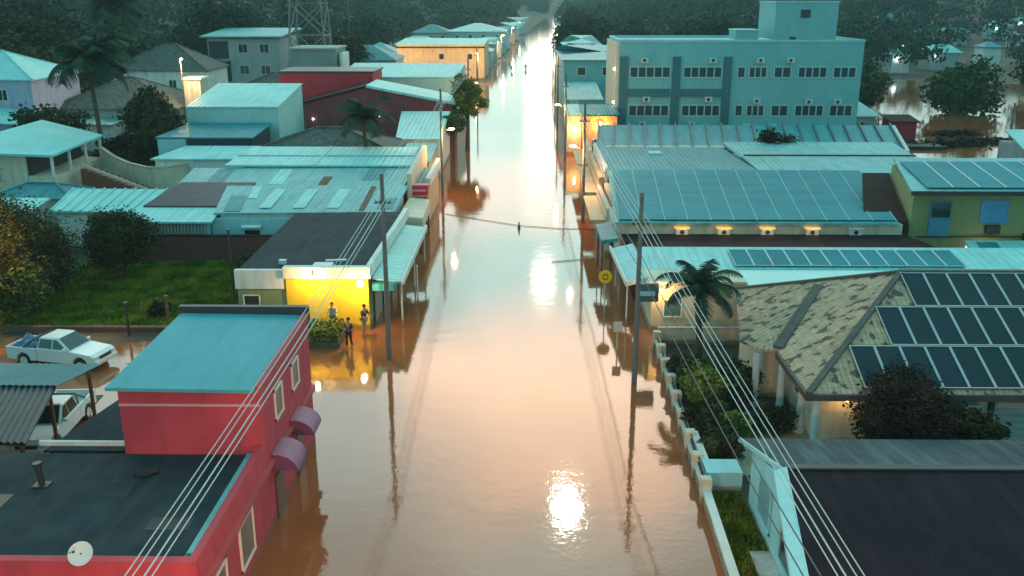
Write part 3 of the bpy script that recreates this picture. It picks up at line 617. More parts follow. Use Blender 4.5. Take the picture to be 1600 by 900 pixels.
# far left row of the street
far = [('small teal-roofed house behind the tan store, left of the others', -44,-34,252,264,4.8,7.2,GREYW,TEAL),
       ('pale-roofed house in the second row behind the tan store', -40,-24,284,298,5.2,7.6,WHITE,TEALB),
       ('dull-roofed house farthest back in the second row', -42,-27,352,368,6.5,9.4,CREAM,TEALD),
       ('low far house under a grey teal hip roof, left of the tan store', -43,-25.5,190,204,6.5,9.2,GREYW,TEALD),
       ('wide pale-roofed hall far behind the tan store on the left side', -27,-6.2,332,354,7.6,10.2,AQUA,TEALB),
       ('low teal-roofed shop just beyond the tan store on the left side', -21,-8.6,258,275,4.6,6.4,PALEB,TEAL),
       ('cream two-storey house lit warm far up the left pavement', -14,-8.0,286,300,5.4,7.0,CREAM,TEALB),
       ('grey roofed shop beyond the cream house far up the street', -15,-7.2,308,324,4.6,6.4,GREYW,TEAL),
       ('tall pale house with hip roof far up on the left', -12,-5.0,364,380,5.6,8,WHITE,TEAL),
       ('small tan house near the far left end of the street', -11,-3.8,400,418,5,7.4,TAN,TEALD),
       ('white house close to the bend at the far left end', -9,-2.4,440,462,5.6,8,WHITE,TEALB),
       ('last teal-roofed house before the street vanishes left', -8,.4,520,545,6,9,PALEB,TEAL)]
def farhouse(lab, x0, x1, ya, yb, ze, zr, wm_, rm, grp='distant houses along the street'):
    t = thing('distant_house', lab, 'house', ((x0+x1)/2,(ya+yb)/2,0), grp)
    MB().box(x0+.4,x1-.4,ya+.4,yb-.4,-.4,ze).build('wall', wm_, t)
    b, r = hipmesh([(x0,ya),(x1,ya),(x1,yb),(x0,yb)], ze+.02, zr, (yb-ya)*.42); b.build('roof', rm, t)
    n = max(1, int((x1-x0)/4.5))
    for k in range(n):
        xx = x0+1.2+(x1-x0-2.4)*(k+.5)/n-.6
        window(t, (xx,ya+.39), (xx+1.3,ya+.39), ze-2.4, ze-1.1, 1, t=.1)
    side = x1-.4 if x1 < 8 and x0 < -2 or x1 < 7 else x0+.4
    for k in range(3):
        yy = ya+1.5+k*(yb-ya-3)/3; sx = .05 if side == x1-.4 else -.05
        MB().box(min(side,side+sx), max(side,side+sx), yy, yy+2.2, 0, 2.6).build('shutter', MATS['grey_shutter'], t)
    return t
for a_ in far: farhouse(*a_)

# ---- left mid-ground houses
def poly_house(name, label, fp, ze, zr, wm_, rm, inset=None, over=.4, z0=0, wins=(), group='houses behind the left street front'):
    cx = sum(p[0] for p in fp)/4; cy = sum(p[1] for p in fp)/4
    t = thing(name, label, 'house', (cx,cy,0), group)
    sf = shrink(fp, over*1.4); MB().prism(sf, z0-.3, ze-.11).build('wall', wm_, t)
    b, r = hipmesh(fp, ze, zr, inset); b.build('roof', rm, t); ridge_tiles(fp, ze, r, rm, t, .2)
    a, b_ = Vector(sf[0]), Vector(sf[1])
    for u, w_, z_, h_ in wins: window(t, a.lerp(b_, u), a.lerp(b_, u+w_), z_, z_+h_, 2)
    return t
# cream house with verandah, far left
T = thing('cream_house', 'cream two-storey house with smooth teal roof and open dark verandah', 'house', (-48, 88, 0))
RC = [(-58.5,82.5,5.0),(-41.6,81.5,5.0),(-42.6,92.9,5.0),(-49.5,96.5,6.0)]
RC = [(-54,83.5,4.9),(-41.4,80.6,5.0),(-42.3,92.9,5.1),(-50.2,96.8,6.1)]
MB().slab(RC, .2).build('roof', mat('smooth_teal_roof', (.20,.62,.60), .6, .12, .4, stain=(.22,.48,.47)), T)
MB().prism([(-53.2,84.4),(-44.6,82.0),(-45.0,93.4),(-50.0,95.8)], -.3, [4.65,4.7,4.95,5.75]).build('wall', CREAM, T)
MB().prism([(-44.58,82.1),(-41.9,81.4),(-42.5,92.6),(-44.98,93.2)], -.3, 2.9).build('verandah_wall', CREAM, T)
window(T, (-48.6,83.1), (-46.4,82.6), 2.3, 3.4, 2, GLASS, mat('wood_frame', (.25,.12,.06), .6, .2, 3))
for k in range(4): q = Vector((-41.95,81.5)).lerp(Vector((-42.5,92.5)), k/3); MB().box(q.x-.1,q.x+.1,q.y-.1,q.y+.1,2.91,4.8).build('verandah_post', WHITE, T)
MB().prism([(-44.55,82.3),(-44.3,82.25),(-44.7,93),(-44.95,93.1)], 2.92, 4.7).build('verandah_shade', DARK, T)  # dark sheet stands for the shade inside the open verandah
# curved white wall
T = thing('curved_wall', 'pale plastered wall sweeping down in a curve beside the cream house', 'wall', (-36, 86, 0))
m = MB(); pw = [(-41.9,91.2,4.0),(-40.3,90.2,3.3),(-38.6,89.4,2.8),(-36.6,88.7,2.5),(-34.6,88.3,2.5),(-32.4,88.2,2.9)]
for i in range(len(pw)-1):
    a, b = pw[i], pw[i+1]; m.prism([(a[0],a[1]),(b[0],b[1]),(b[0],b[1]+.3),(a[0],a[1]+.3)], -.3, [a[2],b[2],b[2],a[2]])
m.build('wall_panel', CREAM, T); cp = MB()
for i in range(len(pw)-1): a, b = Vector(pw[i]), Vector(pw[i+1]); cp.bar(a+Vector((0,.15,.05)), b+Vector((0,.15,.05)), .4, .1)
cp.build('coping', TAN, T)
T = thing('stair_flight', 'dusky red outdoor stair ramp below the curved pale wall', 'stairs', (-38, 80, 0))
m = MB()
for k in range(12): m.box(-41.2+.55*k, -40.65+.55*k, 85.0, 87.0, 0, 3.0-.22*k)
m.build('steps', mat('red_stair', (.24,.07,.05), .8, .2, 2), T); MB().bar((-41.2,84.95,3.5),(-34.6,84.95,.9),.12,.25).build('stringer', CREAM, T)
poly_house('lavender_house', 'lavender house with bright hip roof at the far left edge', [(-78,112),(-57.5,110),(-58,124),(-78,126)], 9.1, 12.0, LAV, TEALB, wins=[(.55,.06,6.6,1.3),(.78,.06,6.6,1.3)])
T = shed('side_shed', 'small purple-grey shed with patchy pale roof left of the corrugated roof', [(-67,104),(-53.5,103),(-54.5,110),(-67,111)], [5.4,4.6,5.2,6.2], LAV, TEALB)
shed('corrugated_barn', 'long barn with broad-wave teal corrugated roof behind the cream house', [(-61,113.5),(-49.8,112.5),(-46.6,134),(-61.5,135)], [3.6,3.6,4.6,4.6], WHITE, mat('wave_sheet', (.22,.42,.42), .5, .2, .6), rib=11)
shed('white_annex', 'small bright annex with flat roof behind the corrugated barn', [(-66,150),(-58,150),(-58,158),(-66,158)], [5.6,5.6,6,6], WHITE, TEALB)
poly_house('hip_roof_house', 'house with dark pyramid roof beside the lit tower, white wall showing', [(-62,141),(-47,140),(-47.5,153),(-62,154)], 8.0, 11.6, WHITE, DTILE, wins=[(.6,.08,5.3,1.3)])
poly_house('hip_roof_house', 'lower house with spreading dark tiled roof in front of the pyramid roof', [(-60,117),(-43.5,116),(-44,131),(-60,132)], 5.0, 8.3, GREYW, DTILE, wins=[(.55,.08,2.8,1.2),(.75,.08,2.8,1.2)])
poly_house('hip_roof_house', 'small dark-roofed house right of the lit tower', [(-41,128),(-29.5,127),(-29.5,138),(-41,139)], 5.8, 8.2, GREYW, DTILE, wins=[(.4,.1,3.4,1.2)])
T = shed('white_hall', 'bright teal-white hall with flat roof left of the maroon hall', [(-37,102),(-26.8,102),(-26.8,114),(-37,114)], [6.9,6.9,8.4,8.4], mat('bright_aqua_wall', (0,0,0)), TEALB, over=.1)
T = shed('verandah_annex', 'dark open annex with teal lean-to roof before the white hall', [(-37.5,94),(-27.5,94),(-27.5,101.6),(-36.5,101.6)], [4.7,4.7,5.2,5.2], DARK, TEALD, over=.25)
window(T, (-36.3,94.3), (-34.8,94.3), 2.6, 3.8, 2, GLASS)
MB().box(-37.3,-34.4,94.05,94.28,0,4.5).build('end_wall', PALEB, T)
T = shed('low_lean_to', 'low dark lean-to with a pale edge left of the verandah annex', [(-44.5,104),(-38,104),(-38,110),(-44.5,110)], [3.6,3.6,4.1,4.1], DARK, TEALB)
shed('low_store', 'pale low store roof between the white hall and the two-step warehouse', [(-36,88.5),(-26.8,88.5),(-26.4,93),(-34,93)], [3.4,3.4,4.0,4.0], WHITE, TEALB)
# two-storey building on the slope
T = thing('two_storey_house', 'grey two-storey house with teal roof standing alone before the dark woods', 'house', (-50, 176, 0))
MB().box(-56.5,-43.8,170,184,-.3,11.4).build('wall', GREYW, T); MB().slab([(-57.5,169,11.9),(-43,169,11.9),(-43,185,12.9),(-57.5,185,12.9)], .25).build('roof', TEAL, T)
MB().box(-57.2,-52.6,168.6,169.95,7.6,7.8).build('balcony', GREYW, T)
MB().box(-56.3,-52.8,169.9,169.99,8.0,11.0).build('balcony_shade', DARK, T)  # flat dark sheet on the wall paints the shade behind the balcony
MB().box(-56.4,-52.6,169.88,169.98,4.0,7.5).build('ground_floor_shade', DARK, T)  # flat dark sheet paints the shade under the balcony
for x in (-51,-47.2):
    for z in (5.3, 9.0): window(T, (x,169.98), (x+1.6,169.98), z, z+1.5, 2)
T = thing('lit_tower', 'slim white stair tower lit warm, beside a floodlight left of centre', 'tower', (-44, 122, 0))
MB().box(-43.8,-41.6,121,124,0,8.2).build('wall', CREAM, T); MB().box(-44.0,-41.4,120.8,124.2,8.21,8.5).build('coping', WHITE, T)
for k in range(3): MB().box(-43.2+.7*k,-43.0+.7*k,120.9,120.99,3,7.9).build('fin', WHITE, T)
def street_lamp(label, x, y, h, e, arm=(0,-1), z=0, mm=LAMPW, col=(1,.62,.28), r=.2, grp='street lamps'):
    t = thing('street_lamp', label, 'street lamp', (x,y,z), grp)
    MB().tube([(x,y,z-.3),(x,y,z+h)], [.1,.06], 8).build('pole', POLEM, t)
    ax, ay = x+arm[0]*1.2, y+arm[1]*1.2
    MB().tube([(x,y,z+h-.1),(x+arm[0]*.6,y+arm[1]*.6,z+h+.15),(ax,ay,z+h+.1)], .04, 6).build('arm', POLEM, t)
    MB().ball((ax,ay,z+h), r, (1,1,.6)).build('lamp_head', mm, t)
    if e: l = point((ax,ay,z+h-.35), e, col, .15); l.parent = t; l.location = (ax-x, ay-y, h-.35)
    return t
street_lamp('bright street lamp at the left end of the tan store', -31.0, 214, 6.6, 7000, (.5,-.4), r=.4)
street_lamp('street lamp at the right end of the tan store', -10.5, 214, 6.6, 6000, (-.2,-.4), r=.22)
for q_, (x_, y_) in enumerate(((-7.3,300),(-5.2,384),(-3.0,470),(10.6,305),(13.4,405),(7.6,205))):
    street_lamp(('first','second','third','nearer right','farther right','nearest right')[q_]+(' left' if q_ < 3 else '')+' lamp in the chain of distant lamps lining the far street', x_, y_, 7.5, 5200, (-.5 if x_ > 0 else .5, -.8), r=.32, col=(1,.72,.42))
street_lamp('lit floodlight pole just in front of the slim white tower', -43.0, 118.6, 11.0, 2400, (0.3,-.6))
# the low roofs behind the garden
T = shed('garden_shed', 'low teal-roofed shed at the back left of the garden', [(-47,68.5),(-37.6,68.5),(-37.6,72.0),(-47,72.0)], [2.6,2.6,3.0,3.0], GREYW, TEALB)
T = shed('garden_shed', 'long low shed with pale sheet roof behind the dark trees', [(-35.2,67.2),(-28.5,67.0),(-28.4,72.6),(-36.0,72.8)], [3.0,3.0,3.6,3.6], WHITE, TEALB, rib=9)
T = thing('garden_house', 'garden house with a dark plum roof panel, pale lower roof and slatted front', 'house', (-25.5, 68, 0))
MB().box(-28.0,-22.7,64.6,73,-.2,2.75).build('wall', PALEB, T)
MB().slab([(-28.4,64.0,2.95),(-22.2,64.0,2.95),(-22.4,67.4,3.3),(-28.3,67.4,3.3)], .12).build('lower_roof', TEALB, T)
MB().slab([(-28.3,67.3,3.4),(-22.4,67.3,3.4),(-21.6,73.6,3.98),(-27.6,73.6,3.98)], .14).build('upper_roof', PLUM, T, label='dark plum upper roof')
sl = MB()
for k in range(22): sl.box(-27.9+.24*k, -27.78+.24*k, 64.3, 64.4, 1.0, 2.75)
sl.build('slatted_screen', GREYW, T)
T = thing('garden_wall', 'dark red brick wall closing the back of the garden', 'wall', (-22.5, 63.9, 0))
MB().box(-30.5,-16.4,63.6,63.85,-.2,2.0).build('brickwork', BRICKR, T); MB().box(-30.6,-16.3,63.55,63.9,2.001,2.08).build('coping', BROWN, T)
poly_house('small_roof_house', 'small house behind the big tree with a hazy blue-grey roof', [(-44,74.5),(-37,74),(-37,78.5),(-44,79)], 2.5, 3.3, GREYW, TEALD)
# kerb wall of garden & posts
T = thing('kerb_wall', 'low brown garden kerb running along the muddy side road', 'wall', (-22, 49.3, 0))
MB().prism([(-40,48.9),(-15.8,48.9),(-15.8,49.25),(-40,49.25)], -.3, .42).build('kerb', mat('brown_kerb', (.16,.07,.045), .85, .3, 2), T)
def simple_post(label, x, y, h, r=.06, m_=POLEM, z=0):
    t = thing('wooden_post', label, 'post', (x,y,z), 'thin posts around the garden')
    MB().tube([(x,y,z-.4),(x,y,z+h)], r, 7).build('shaft', m_, t); MB().box(x-r*1.5,x+r*1.5,y-r*1.5,y+r*1.5,z+h,z+h+.06).build('cap', m_, t)
simple_post('thin dark pole between the garden and the yellow building', -17.1, 52, 5.3, .07, DARK)
simple_post('dark post on the kerb in front of the white pickup bonnet', -22.0, 48.4, 2.0, .08, DARK)
simple_post('pale short post on the lawn near the teal upper roof', -20.6, 50.6, 1.7, .09, WOOD)
# lawn
lm = MB(); 
def lawn_z(x, y): return .24+.05*math.sin(x*.8)*math.cos(y*.6)
gx = np.linspace(-31,-16.4,30); gy = np.linspace(49.3,63.5,30)
for j in gy:
    for i in gx: lm.v.append((i,j,lawn_z(i,j)))
lm.f = [(j*30+i,j*30+i+1,(j+1)*30+i+1,(j+1)*30+i) for j in range(29) for i in range(29)]
lm.build('lawn', mat('lawn_earth', (.08,.13,.015), .9, .6, .35), kind='structure', label='green lawn of the garden beside the yellow building')
def grass(name, label, x0, x1, y0_, y1_, n, zf, h=.14, m_=None):
    p = RNG.uniform(0,1,(n,2)); x = x0+p[:,0]*(x1-x0); y = y0_+p[:,1]*(y1_-y0_); z = np.array([zf(a,b) for a,b in zip(x,y)])
    a = RNG.uniform(0,PI,n); w_ = .05; hh = h*RNG.uniform(.5,1.4,n); dx, dy = np.cos(a)*w_, np.sin(a)*w_; lx, ly = RNG.normal(0,.04,n), RNG.normal(0,.04,n)
    v = np.stack([np.stack([x-dx,y-dy,z],1), np.stack([x+dx,y+dy,z],1), np.stack([x+dx*.4+lx,y+dy*.4+ly,z+hh],1), np.stack([x-dx*.4+lx,y-dy*.4+ly,z+hh],1)],1).reshape(-1,3)
    return leafmesh(name, v, m_ or foliage('grass_blades', (.045,.085,.010), (.12,.18,.018), (.24,.28,.03)), None, (x0,y0_,0), kind='stuff', label=label, category='grass')
grass('grass', 'short uneven green grass covering the garden lawn', -30.8, -16.6, 49.5, 63.3, 26000, lawn_z)

# ================================================================== RIGHT SIDE OF THE STREET
# ---- fence of the near gardens
T = thing('street_fence', 'long pale street wall with square piers along the flooded right pavement', 'fence', (6.9, 36, 0))
def fx(y): return 6.62+(y-26)*.022
MB().prism([(fx(18),18),(fx(18)+.2,18),(fx(47)+.2,47),(fx(47),47)], -.7, .55).build('low_wall', CREAM, T)
MB().prism([(fx(18)-.05,18),(fx(18)+.25,18),(fx(47)+.25,47),(fx(47)-.05,47)], .551, .63).build('coping', WHITE, T)
for k in range(9):
    y = 31+k*2.0; MB().box(fx(y)-.1, fx(y)+.3, y-.2, y+.2, -.7, 1.02).build('pier', CREAM, T, bevel=.02)
fr = MB()
for k in range(8):
    y = 31+k*2.0
    for z in (.70, .92): fr.bar((fx(y)+.1,y+.2,z),(fx(y+2)+.1,y+1.8,z),.05)
    for j in range(1,9): yy = y+.2+j*1.6/9; fr.bar((fx(yy)+.1,yy,.62),(fx(yy)+.1,yy,.96),.03)
fr.build('railing', DARK, T)
T = thing('yard_wall', 'low pale cross wall dividing the garden from the lawn strip by the pale blue house', 'wall', (7.7, 33, 0))
MB().box(6.95, 8.3, 31.5, 32.6, -.3, .95).build('wall_block', PALEB, T); MB().box(6.95,7.25,32.6,35.2,-.3,.9).build('planter_edge', WHITE, T)
def strip(name, lab, c, z, m_):
    MB().prism(c, z-.3, z).build(name, m_, kind='structure', label=lab)
strip('lawn_strip', 'narrow grass strip between street wall and pale blue house', [(6.75,18),(8.3,18),(8.3,31.4),(7.0,31.4)], .2, mat('strip_earth', (.06,.10,.02), .9, .5, .8))
grass('grass', 'short grass in the strip between the street wall and pale blue house', 6.9, 8.2, 18, 31.3, 5000, lambda a,b: .2, .12)
strip('yard_floor', 'tan paved yard before the tiled house', [(8.31,32.7),(21,32.7),(21,38.5),(8.31,38.5)], .22, mat('tan_paving', (.42,.34,.25), .85, .3, 1.5, pattern='brick', ps=.8, pc=(.3,.25,.2)))
strip('garden_bed', 'dark planted bed behind the street wall', [(7.3,32.7),(8.3,32.7),(11.0,40.2),(11.2,45.4),(7.4,45.4)], .2, mat('bed_soil', (.035,.03,.02), .95, .4, 2))
strip('side_yard', 'orange-brown wet yard between the cream building and the garden bed', [(7.3,45.45),(13,45.45),(13,49.4),(7.3,49.4)], .12, mat('wet_clay', (.26,.10,.045), .35, .3, .6))

# ---- pale blue house, lower right
T = thing('pale_blue_house', 'pale blue house at the lower right under a wide dark charcoal roof', 'house', (14, 25, 0))
wl = MB(); wl.add([(8.3,17,-.6),(8.3,30.4,-.6),(8.3,30.4,2.6),(8.3,27.3,3.15),(8.3,17,3.08),(26,17,-.6),(26,30.4,-.6),(26,30.4,2.6),(26,27.3,3.15),(26,17,3.08)],
        [(0,1,2,3,4),(9,8,7,6,5),(0,5,6,1),(1,6,7,2),(2,7,8,3),(3,8,9,4),(0,4,9,5)]); wl.build('wall', PALEB, T)
MB().slab([(8.62,27.35,3.42),(26.5,27.35,3.42),(26.5,17.2,3.25),(6.9,17.2,3.25)], .12).build('roof', CHAR, T, label='dark charcoal main roof')
MB().slab([(7.95,30.9,2.68),(26.5,30.9,2.68),(26.5,27.2,3.33),(8.5,27.2,3.33)], .12).build('porch_roof', mat('grey_fibre_sheet', (.09,.10,.115), .85, .3, .8, pattern='ribs', ps=.35, stain=(.17,.22,.23), spec=.1), T, label='lighter weathered grey roof strip')
f = MB(); f.bar((7.93,30.95,2.62),(8.52,27.3,3.30),.07,.16); f.bar((8.60,27.35,3.36),(6.88,17.2,3.19),.06,.15); f.slab([(8.2,27.35,3.30),(8.62,27.35,3.44),(6.92,17.2,3.27),(6.45,17.2,3.12)], .2); f.build('fascia', PALEB, T)
for y0, y1 in ((24.6,26.2),(27.5,29.0),(21.8,23.4)): window(T, (8.29,y1), (8.29,y0), .8, 2.35, 1, mat('curtained_pane', (.16,.36,.40), .4, .15, 3) if y0 > 25 else GLASS, PALEB, t=.08)
MB().box(7.6,8.29,25.6,27.2,-.3,.36).build('step', WHITE, T)

MB().bar((8.7,27.28,3.47),(26.4,27.28,3.47),.28,.06).build('ridge_flashing', mat('dull_flashing', (.04,.045,.05), .6, .3, 2), T)
# ---- tiled house
T = thing('mottled_tile_house', 'cream house with mottled hip tile roof and three rows of solar panels', 'house', (18, 41, 0))
E_ = [(11.4,34.3),(29.0,34.3),(29.0,48.4),(11.4,48.4)]
hb, r = hipmesh(E_, 2.98, 6.0, 6.0); hb.build('roof', TILE, T); ridge_tiles(E_, 2.98, r, mat('ridge_tile', (.10,.10,.09), .85, .3, 3), T, .26)
w = MB(); w.box(12.3,28.4,35.6,47.6,-.3,2.84); w.build('wall', CREAM, T)
W2 = [(9.9,38.4),(14.5,38.4),(14.5,46.6),(9.9,46.6)]
wr = MB(); wr.add([(10.0,40.4,3.0),(11.0,45.6,3.05),(14.5,43.8,4.5),(11.45,39.2,3.02),(10.7,39.2,3.0)]+[(10.0,40.4,2.88),(11.0,45.6,2.88),(14.5,43.8,2.88),(11.45,39.2,2.88),(10.7,39.2,2.88)],
  [(0,1,2),(0,2,4),(4,2,3),(9,8,7,6,5),(0,5,6,1),(1,6,7,2),(4,9,5,0),(3,8,9,4),(2,7,8,3)])
wr.build('wing_roof', TILE, T); vb = MB(); vb.bar((11.42,39.15,3.1),(14.5,43.8,4.6),.46,.14); vb.build('valley_gutter', MATS['ridge_tile'], T)
MB().box(11.1,12.29,40.4,44.8,-.3,2.85).build('wing_wall', CREAM, T)
fa = MB(); fa.box(11.3,29.1,34.16,34.28,2.72,2.98); fa.box(11.26,11.38,34.2,38.9,2.72,2.98); fa.build('fascia', mat('dark_fascia', (.06,.05,.045), .7, .2, 2), T)
for x, y in ((10.6,39.4),(11.5,38.4),(11.9,36.6),(12.0,34.9)):
    MB().tube([(x,y,.1),(x,y,.35),(x,y,.36),(x,y,2.75)], [.24,.24,.17,.17], 14).build('column', mat('column_paint', (.52,.58,.56), .6, .1, 2), T, smooth=False)
MB().box(12.22,12.29,36.3,37.3,.2,2.3).build('door', mat('white_door', (.7,.68,.62), .5, .1, 2), T)
window(T, (12.28,38.9), (12.28,37.8), 1.2, 2.4, 1)
window(T, (14.2,35.59), (15.6,35.59), 1.1, 2.3, 2)
MB().box(19.5,22.6,35.5,35.59,.1,2.4).build('garage_door', mat('garage_panel', (.40,.46,.44), .5, .1, 1, pattern='planks', ps=.3), T)
gf = MB(); gf.box(19.3,19.5,35.45,35.59,0,2.5); gf.box(22.6,22.8,35.45,35.59,0,2.5); gf.box(19.3,22.8,35.45,35.59,2.41,2.6); gf.build('garage_frame', DARK, T)
MB().box(18.0,18.8,35.2,35.59,1.5,2.1).build('air_conditioner', WHITE, T)
# solar panels: rows on the front slope  z = 2.98 + (y-34.3)*3.02/7.05
def hz(y): return 3.0+(y-34.3)*3.02/7.05
def solar(par, x0, y0, y1, zf, wd, m_=PV, gap=.06, sk=0):
    c = [(x0,y0,zf(y0)+.09),(x0+wd-gap,y0,zf(y0)+.09),(x0+wd-gap+sk,y1,zf(y1)+.09),(x0+sk,y1,zf(y1)+.09)]
    o = MB().slab(c, .04).build('solar_panel', m_, par); 
    f = MB(); z = Vector((0,0,.012)); q = [Vector(p)+z for p in c]
    for i in range(4): f.bar(q[i], q[(i+1)%4], .035, .03)
    if m_ is PV:
        a, b = (q[0]+q[3])/2, (q[1]+q[2])/2
    f.build('panel_frame', ALU, o); return o
for row, (ya, yb, xs0, n_) in enumerate(((34.5,36.7,13.7,10), (36.78,38.98,15.5,9), (39.06,41.15,17.3,8))):
    for k in range(n_): solar(T, xs0+1.05*k, ya, yb, hz, 1.05, sk=.0)

# ---- cream/aqua commercial block with a panel row
T = thing('cream_block', 'cream-walled block with pale aqua roof and one long row of solar panels', 'building', (17, 52, 0))
w = MB(); w.box(7.2,12.6,49.8,55.2,-.6,2.85); w.box(12.61,33,46.2,55.2,-.6,2.7); w.build('wall', CREAM, T)
MB().slab([(7.0,52.15,3.02),(33,52.15,3.02),(33,55.4,3.5),(7.0,55.4,3.5)], .12).build('roof', TEALB, T)
MB().slab([(7.0,49.6,3.0),(12.4,49.6,3.0),(12.4,52.1,3.02),(7.0,52.1,3.02)], .14).build('front_roof', CREAM, T)
MB().slab([(12.45,46.0,2.9),(33,46.0,2.9),(33,52.1,3.0),(12.45,52.1,3.0)], .14).build('flat_roof', mat('pale_aqua_roof', (.42,.74,.72), .5, .12, .4, stain=(.34,.62,.6)), T)
for k in range(12): solar(T, 12.4+1.12*k, 52.4, 54.7, lambda y: 3.04+(y-52.15)*.148, 1.12, PVT)
w = MB(); w.box(6.9,7.19,50.0,54.5,2.2,2.9); w.build('shop_sign_board', PALEB, T)
window(T, (7.9,49.79),(8.9,49.79), .9, 1.9, 1, mat('blue_pane', (.06,.16,.19), .3, .1, 2))
MB().slab([(11.9,48.6,1.75),(13.2,48.6,1.75),(13.2,49.8,2.1),(11.9,49.8,2.1)], .06).build('blue_lean_to', mat('blue_sheet', (.10,.36,.46), .5, .15, 1), T)
T = thing('side_wall', 'low tan wall in front of the cream block behind the palm', 'wall', (10, 47.5, 0))
MB().box(7.3,12.4,47.3,47.5,-.3,1.05).build('wall_panel', CREAM, T); MB().box(7.25,12.45,47.25,47.55,1.051,1.12).build('coping', GREYW, T)
# street canopies on the right pavement
T = thing('pavement_canopy', 'pale blue pavement canopy with white edge beside the right utility pole', 'awning', (6.6, 54, 0))
MB().slab([(5.9,50.6,2.6),(7.15,50.6,2.95),(7.0,57.8,3.1),(5.6,57.8,2.75)], .1).build('canopy_sheet', PALEB, T)
f = MB(); f.bar((5.85,50.5,2.6),(5.55,57.9,2.75),.12,.3); f.bar((5.85,50.5,2.6),(7.15,50.5,2.95),.1,.25); f.build('canopy_edge', WHITE, T)
for y in (51, 57.4): MB().tube([(5.95,y,-.6),(5.95,y,2.6)], .045, 7).build('post', WHITE, T)
T = thing('pavement_canopy', 'small dark teal canopy further along beside the solar roof', 'awning', (5.8, 61, 0))
MB().slab([(5.1,59.2,2.9),(6.2,59.2,3.1),(6.1,63.5,3.2),(5.0,63.5,3.0)], .25).build('canopy_sheet', TEALD, T)
for y in (59.5,63.2): MB().tube([(5.2,y,-.6),(5.2,y,2.8)], .045, 7).build('post', DARK, T)
# ---- brown strip and big solar roof
T = thing('solar_hall', 'long hall whose teal roof is covered by a big field of solar panels', 'building', (16, 69, 0))
MB().box(6.9,26.0,55.6,60.9,-.6,2.6).build('front_wall', BROWN, T); 
MB().slab([(7.2,55.55,2.75),(27.2,55.55,2.75),(25.6,60.9,2.95),(6.6,60.9,2.95)], .12).build('front_roof', BROWN, T, label='dark brown flat roof strip')
MB().box(6.6,25.4,61,75.6,-.6,3.62).build('wall', CREAM, T)
SR = [(6.1,60.7,3.80),(25.0,60.7,3.80),(27.6,75.9,4.6),(6.9,75.9,4.6)]
MB().slab(SR, .14).build('roof', TEAL, T)
for i in range(12):
    for j in range(6):
        def P_(u, v): a = Vector(SR[0]).lerp(Vector(SR[1]), u); b = Vector(SR[3]).lerp(Vector(SR[2]), u); q = a.lerp(b, v); return q+Vector((0,0,.12))
        u0, u1, v0, v1 = .015+i*.0815, .015+i*.0815+.080, .02+j*.161, .02+j*.161+.1585
        o = MB().slab([P_(u0,v0),P_(u1,v0),P_(u1,v1),P_(u0,v1)], .04).build('solar_panel', PVT, T)
rl = MB()
for i in range(13): a = P_(.0135+i*.0815,.01); b = P_(.0135+i*.0815,.985); rl.bar(a,b,.07,.05)
rl.build('panel_rail', mat('dull_rail', (.22,.44,.45), .6, .1, 1, spec=.1), T)
for k, x in enumerate((10.6,13.4,16.3,19.3,22.2)):
    lm_ = k < 4
    a = MB().box(x-.42,x+.42,60.62,60.99,2.96,3.36); 
    ac = a.build('air_conditioner', WHITE, T, bevel=.02); MB().box(x-.5,x+.5,60.45,60.98,3.40,3.46).build('hood', GLOWO if lm_ else WHITE, ac, label='hood with orange lamp glow put into its material' if lm_ else None)
    MB().tube([(x,60.615,3.15),(x,60.60,3.15)], .15, 12).build('fan', DARK, ac)
    if lm_: l = point((x,60.2,3.35), 4.5, (1,.6,.25), .05); l.parent = T; l.location = (x-16, 60.2-69, 3.35)
MB().box(6.2,6.59,61.2,66,2.6,3.7).build('street_fascia', WHITE, T)
# ---- dull band roofs and ribbed roof
T = thing('band_roof_hall', 'hall with dark teal roof half and paler banded roof half beyond the solar field', 'building', (20, 83, 0))
MB().box(7.2,33,76.4,89.2,-.6,3.9).build('wall', CREAM, T)
MB().slab([(6.6,76.1,4.35),(19.6,76.1,4.35),(19.0,89.4,4.5),(6.9,89.4,4.5)], .15).build('roof', TEALD, T, label='dark dull teal roof half')
r_ = MB(); r_.slab([(19.62,76.1,4.4),(34.6,76.1,4.4),(34.8,82.8,4.75),(19.35,82.8,4.75)], .15); r_.slab([(19.32,82.9,4.62),(35,82.9,4.62),(35.2,89.5,5.0),(19.02,89.5,5.0)], .15); r_.build('side_roof', TEAL, T, label='paler banded teal roof half')
MB().bar((19.6,82.85,4.8),(34.8,82.85,4.8),.35,.1).build('gutter', DARK, T)
MB().box(11.5,12.6,85,86.2,4.45,4.62).build('skylight', TEALB, T)
T = thing('ribbed_roof_hall', 'long low hall with raised ribs on its dull teal roof below the big offices', 'building', (22, 94, 0))
MB().box(8,36.5,90.4,99.5,-.6,4.3).build('wall', CREAM, T)
c = [(7.0,89.9,4.1),(36.6,89.9,4.1),(39.0,100.4,5.2),(8.0,100.4,5.2)]
MB().slab(c, .15).build('roof', RIBM, T)
rm_ = MB(); ribs(rm_, c, 19, .14, .3); rm_.build('roof_rib', mat('rib_dark', (.05,.12,.14), .6, .15, 1), T)
f = MB(); f.box(6.7,6.95,76,90,3.4,4.8); f.build('street_parapet', WHITE, T)
f = MB(); f.slab([(36.7,89.9,4.12),(37.2,89.9,4.12),(39.6,100.4,5.22),(39.1,100.4,5.22)], .3); f.build('white_edge', WHITE, T)
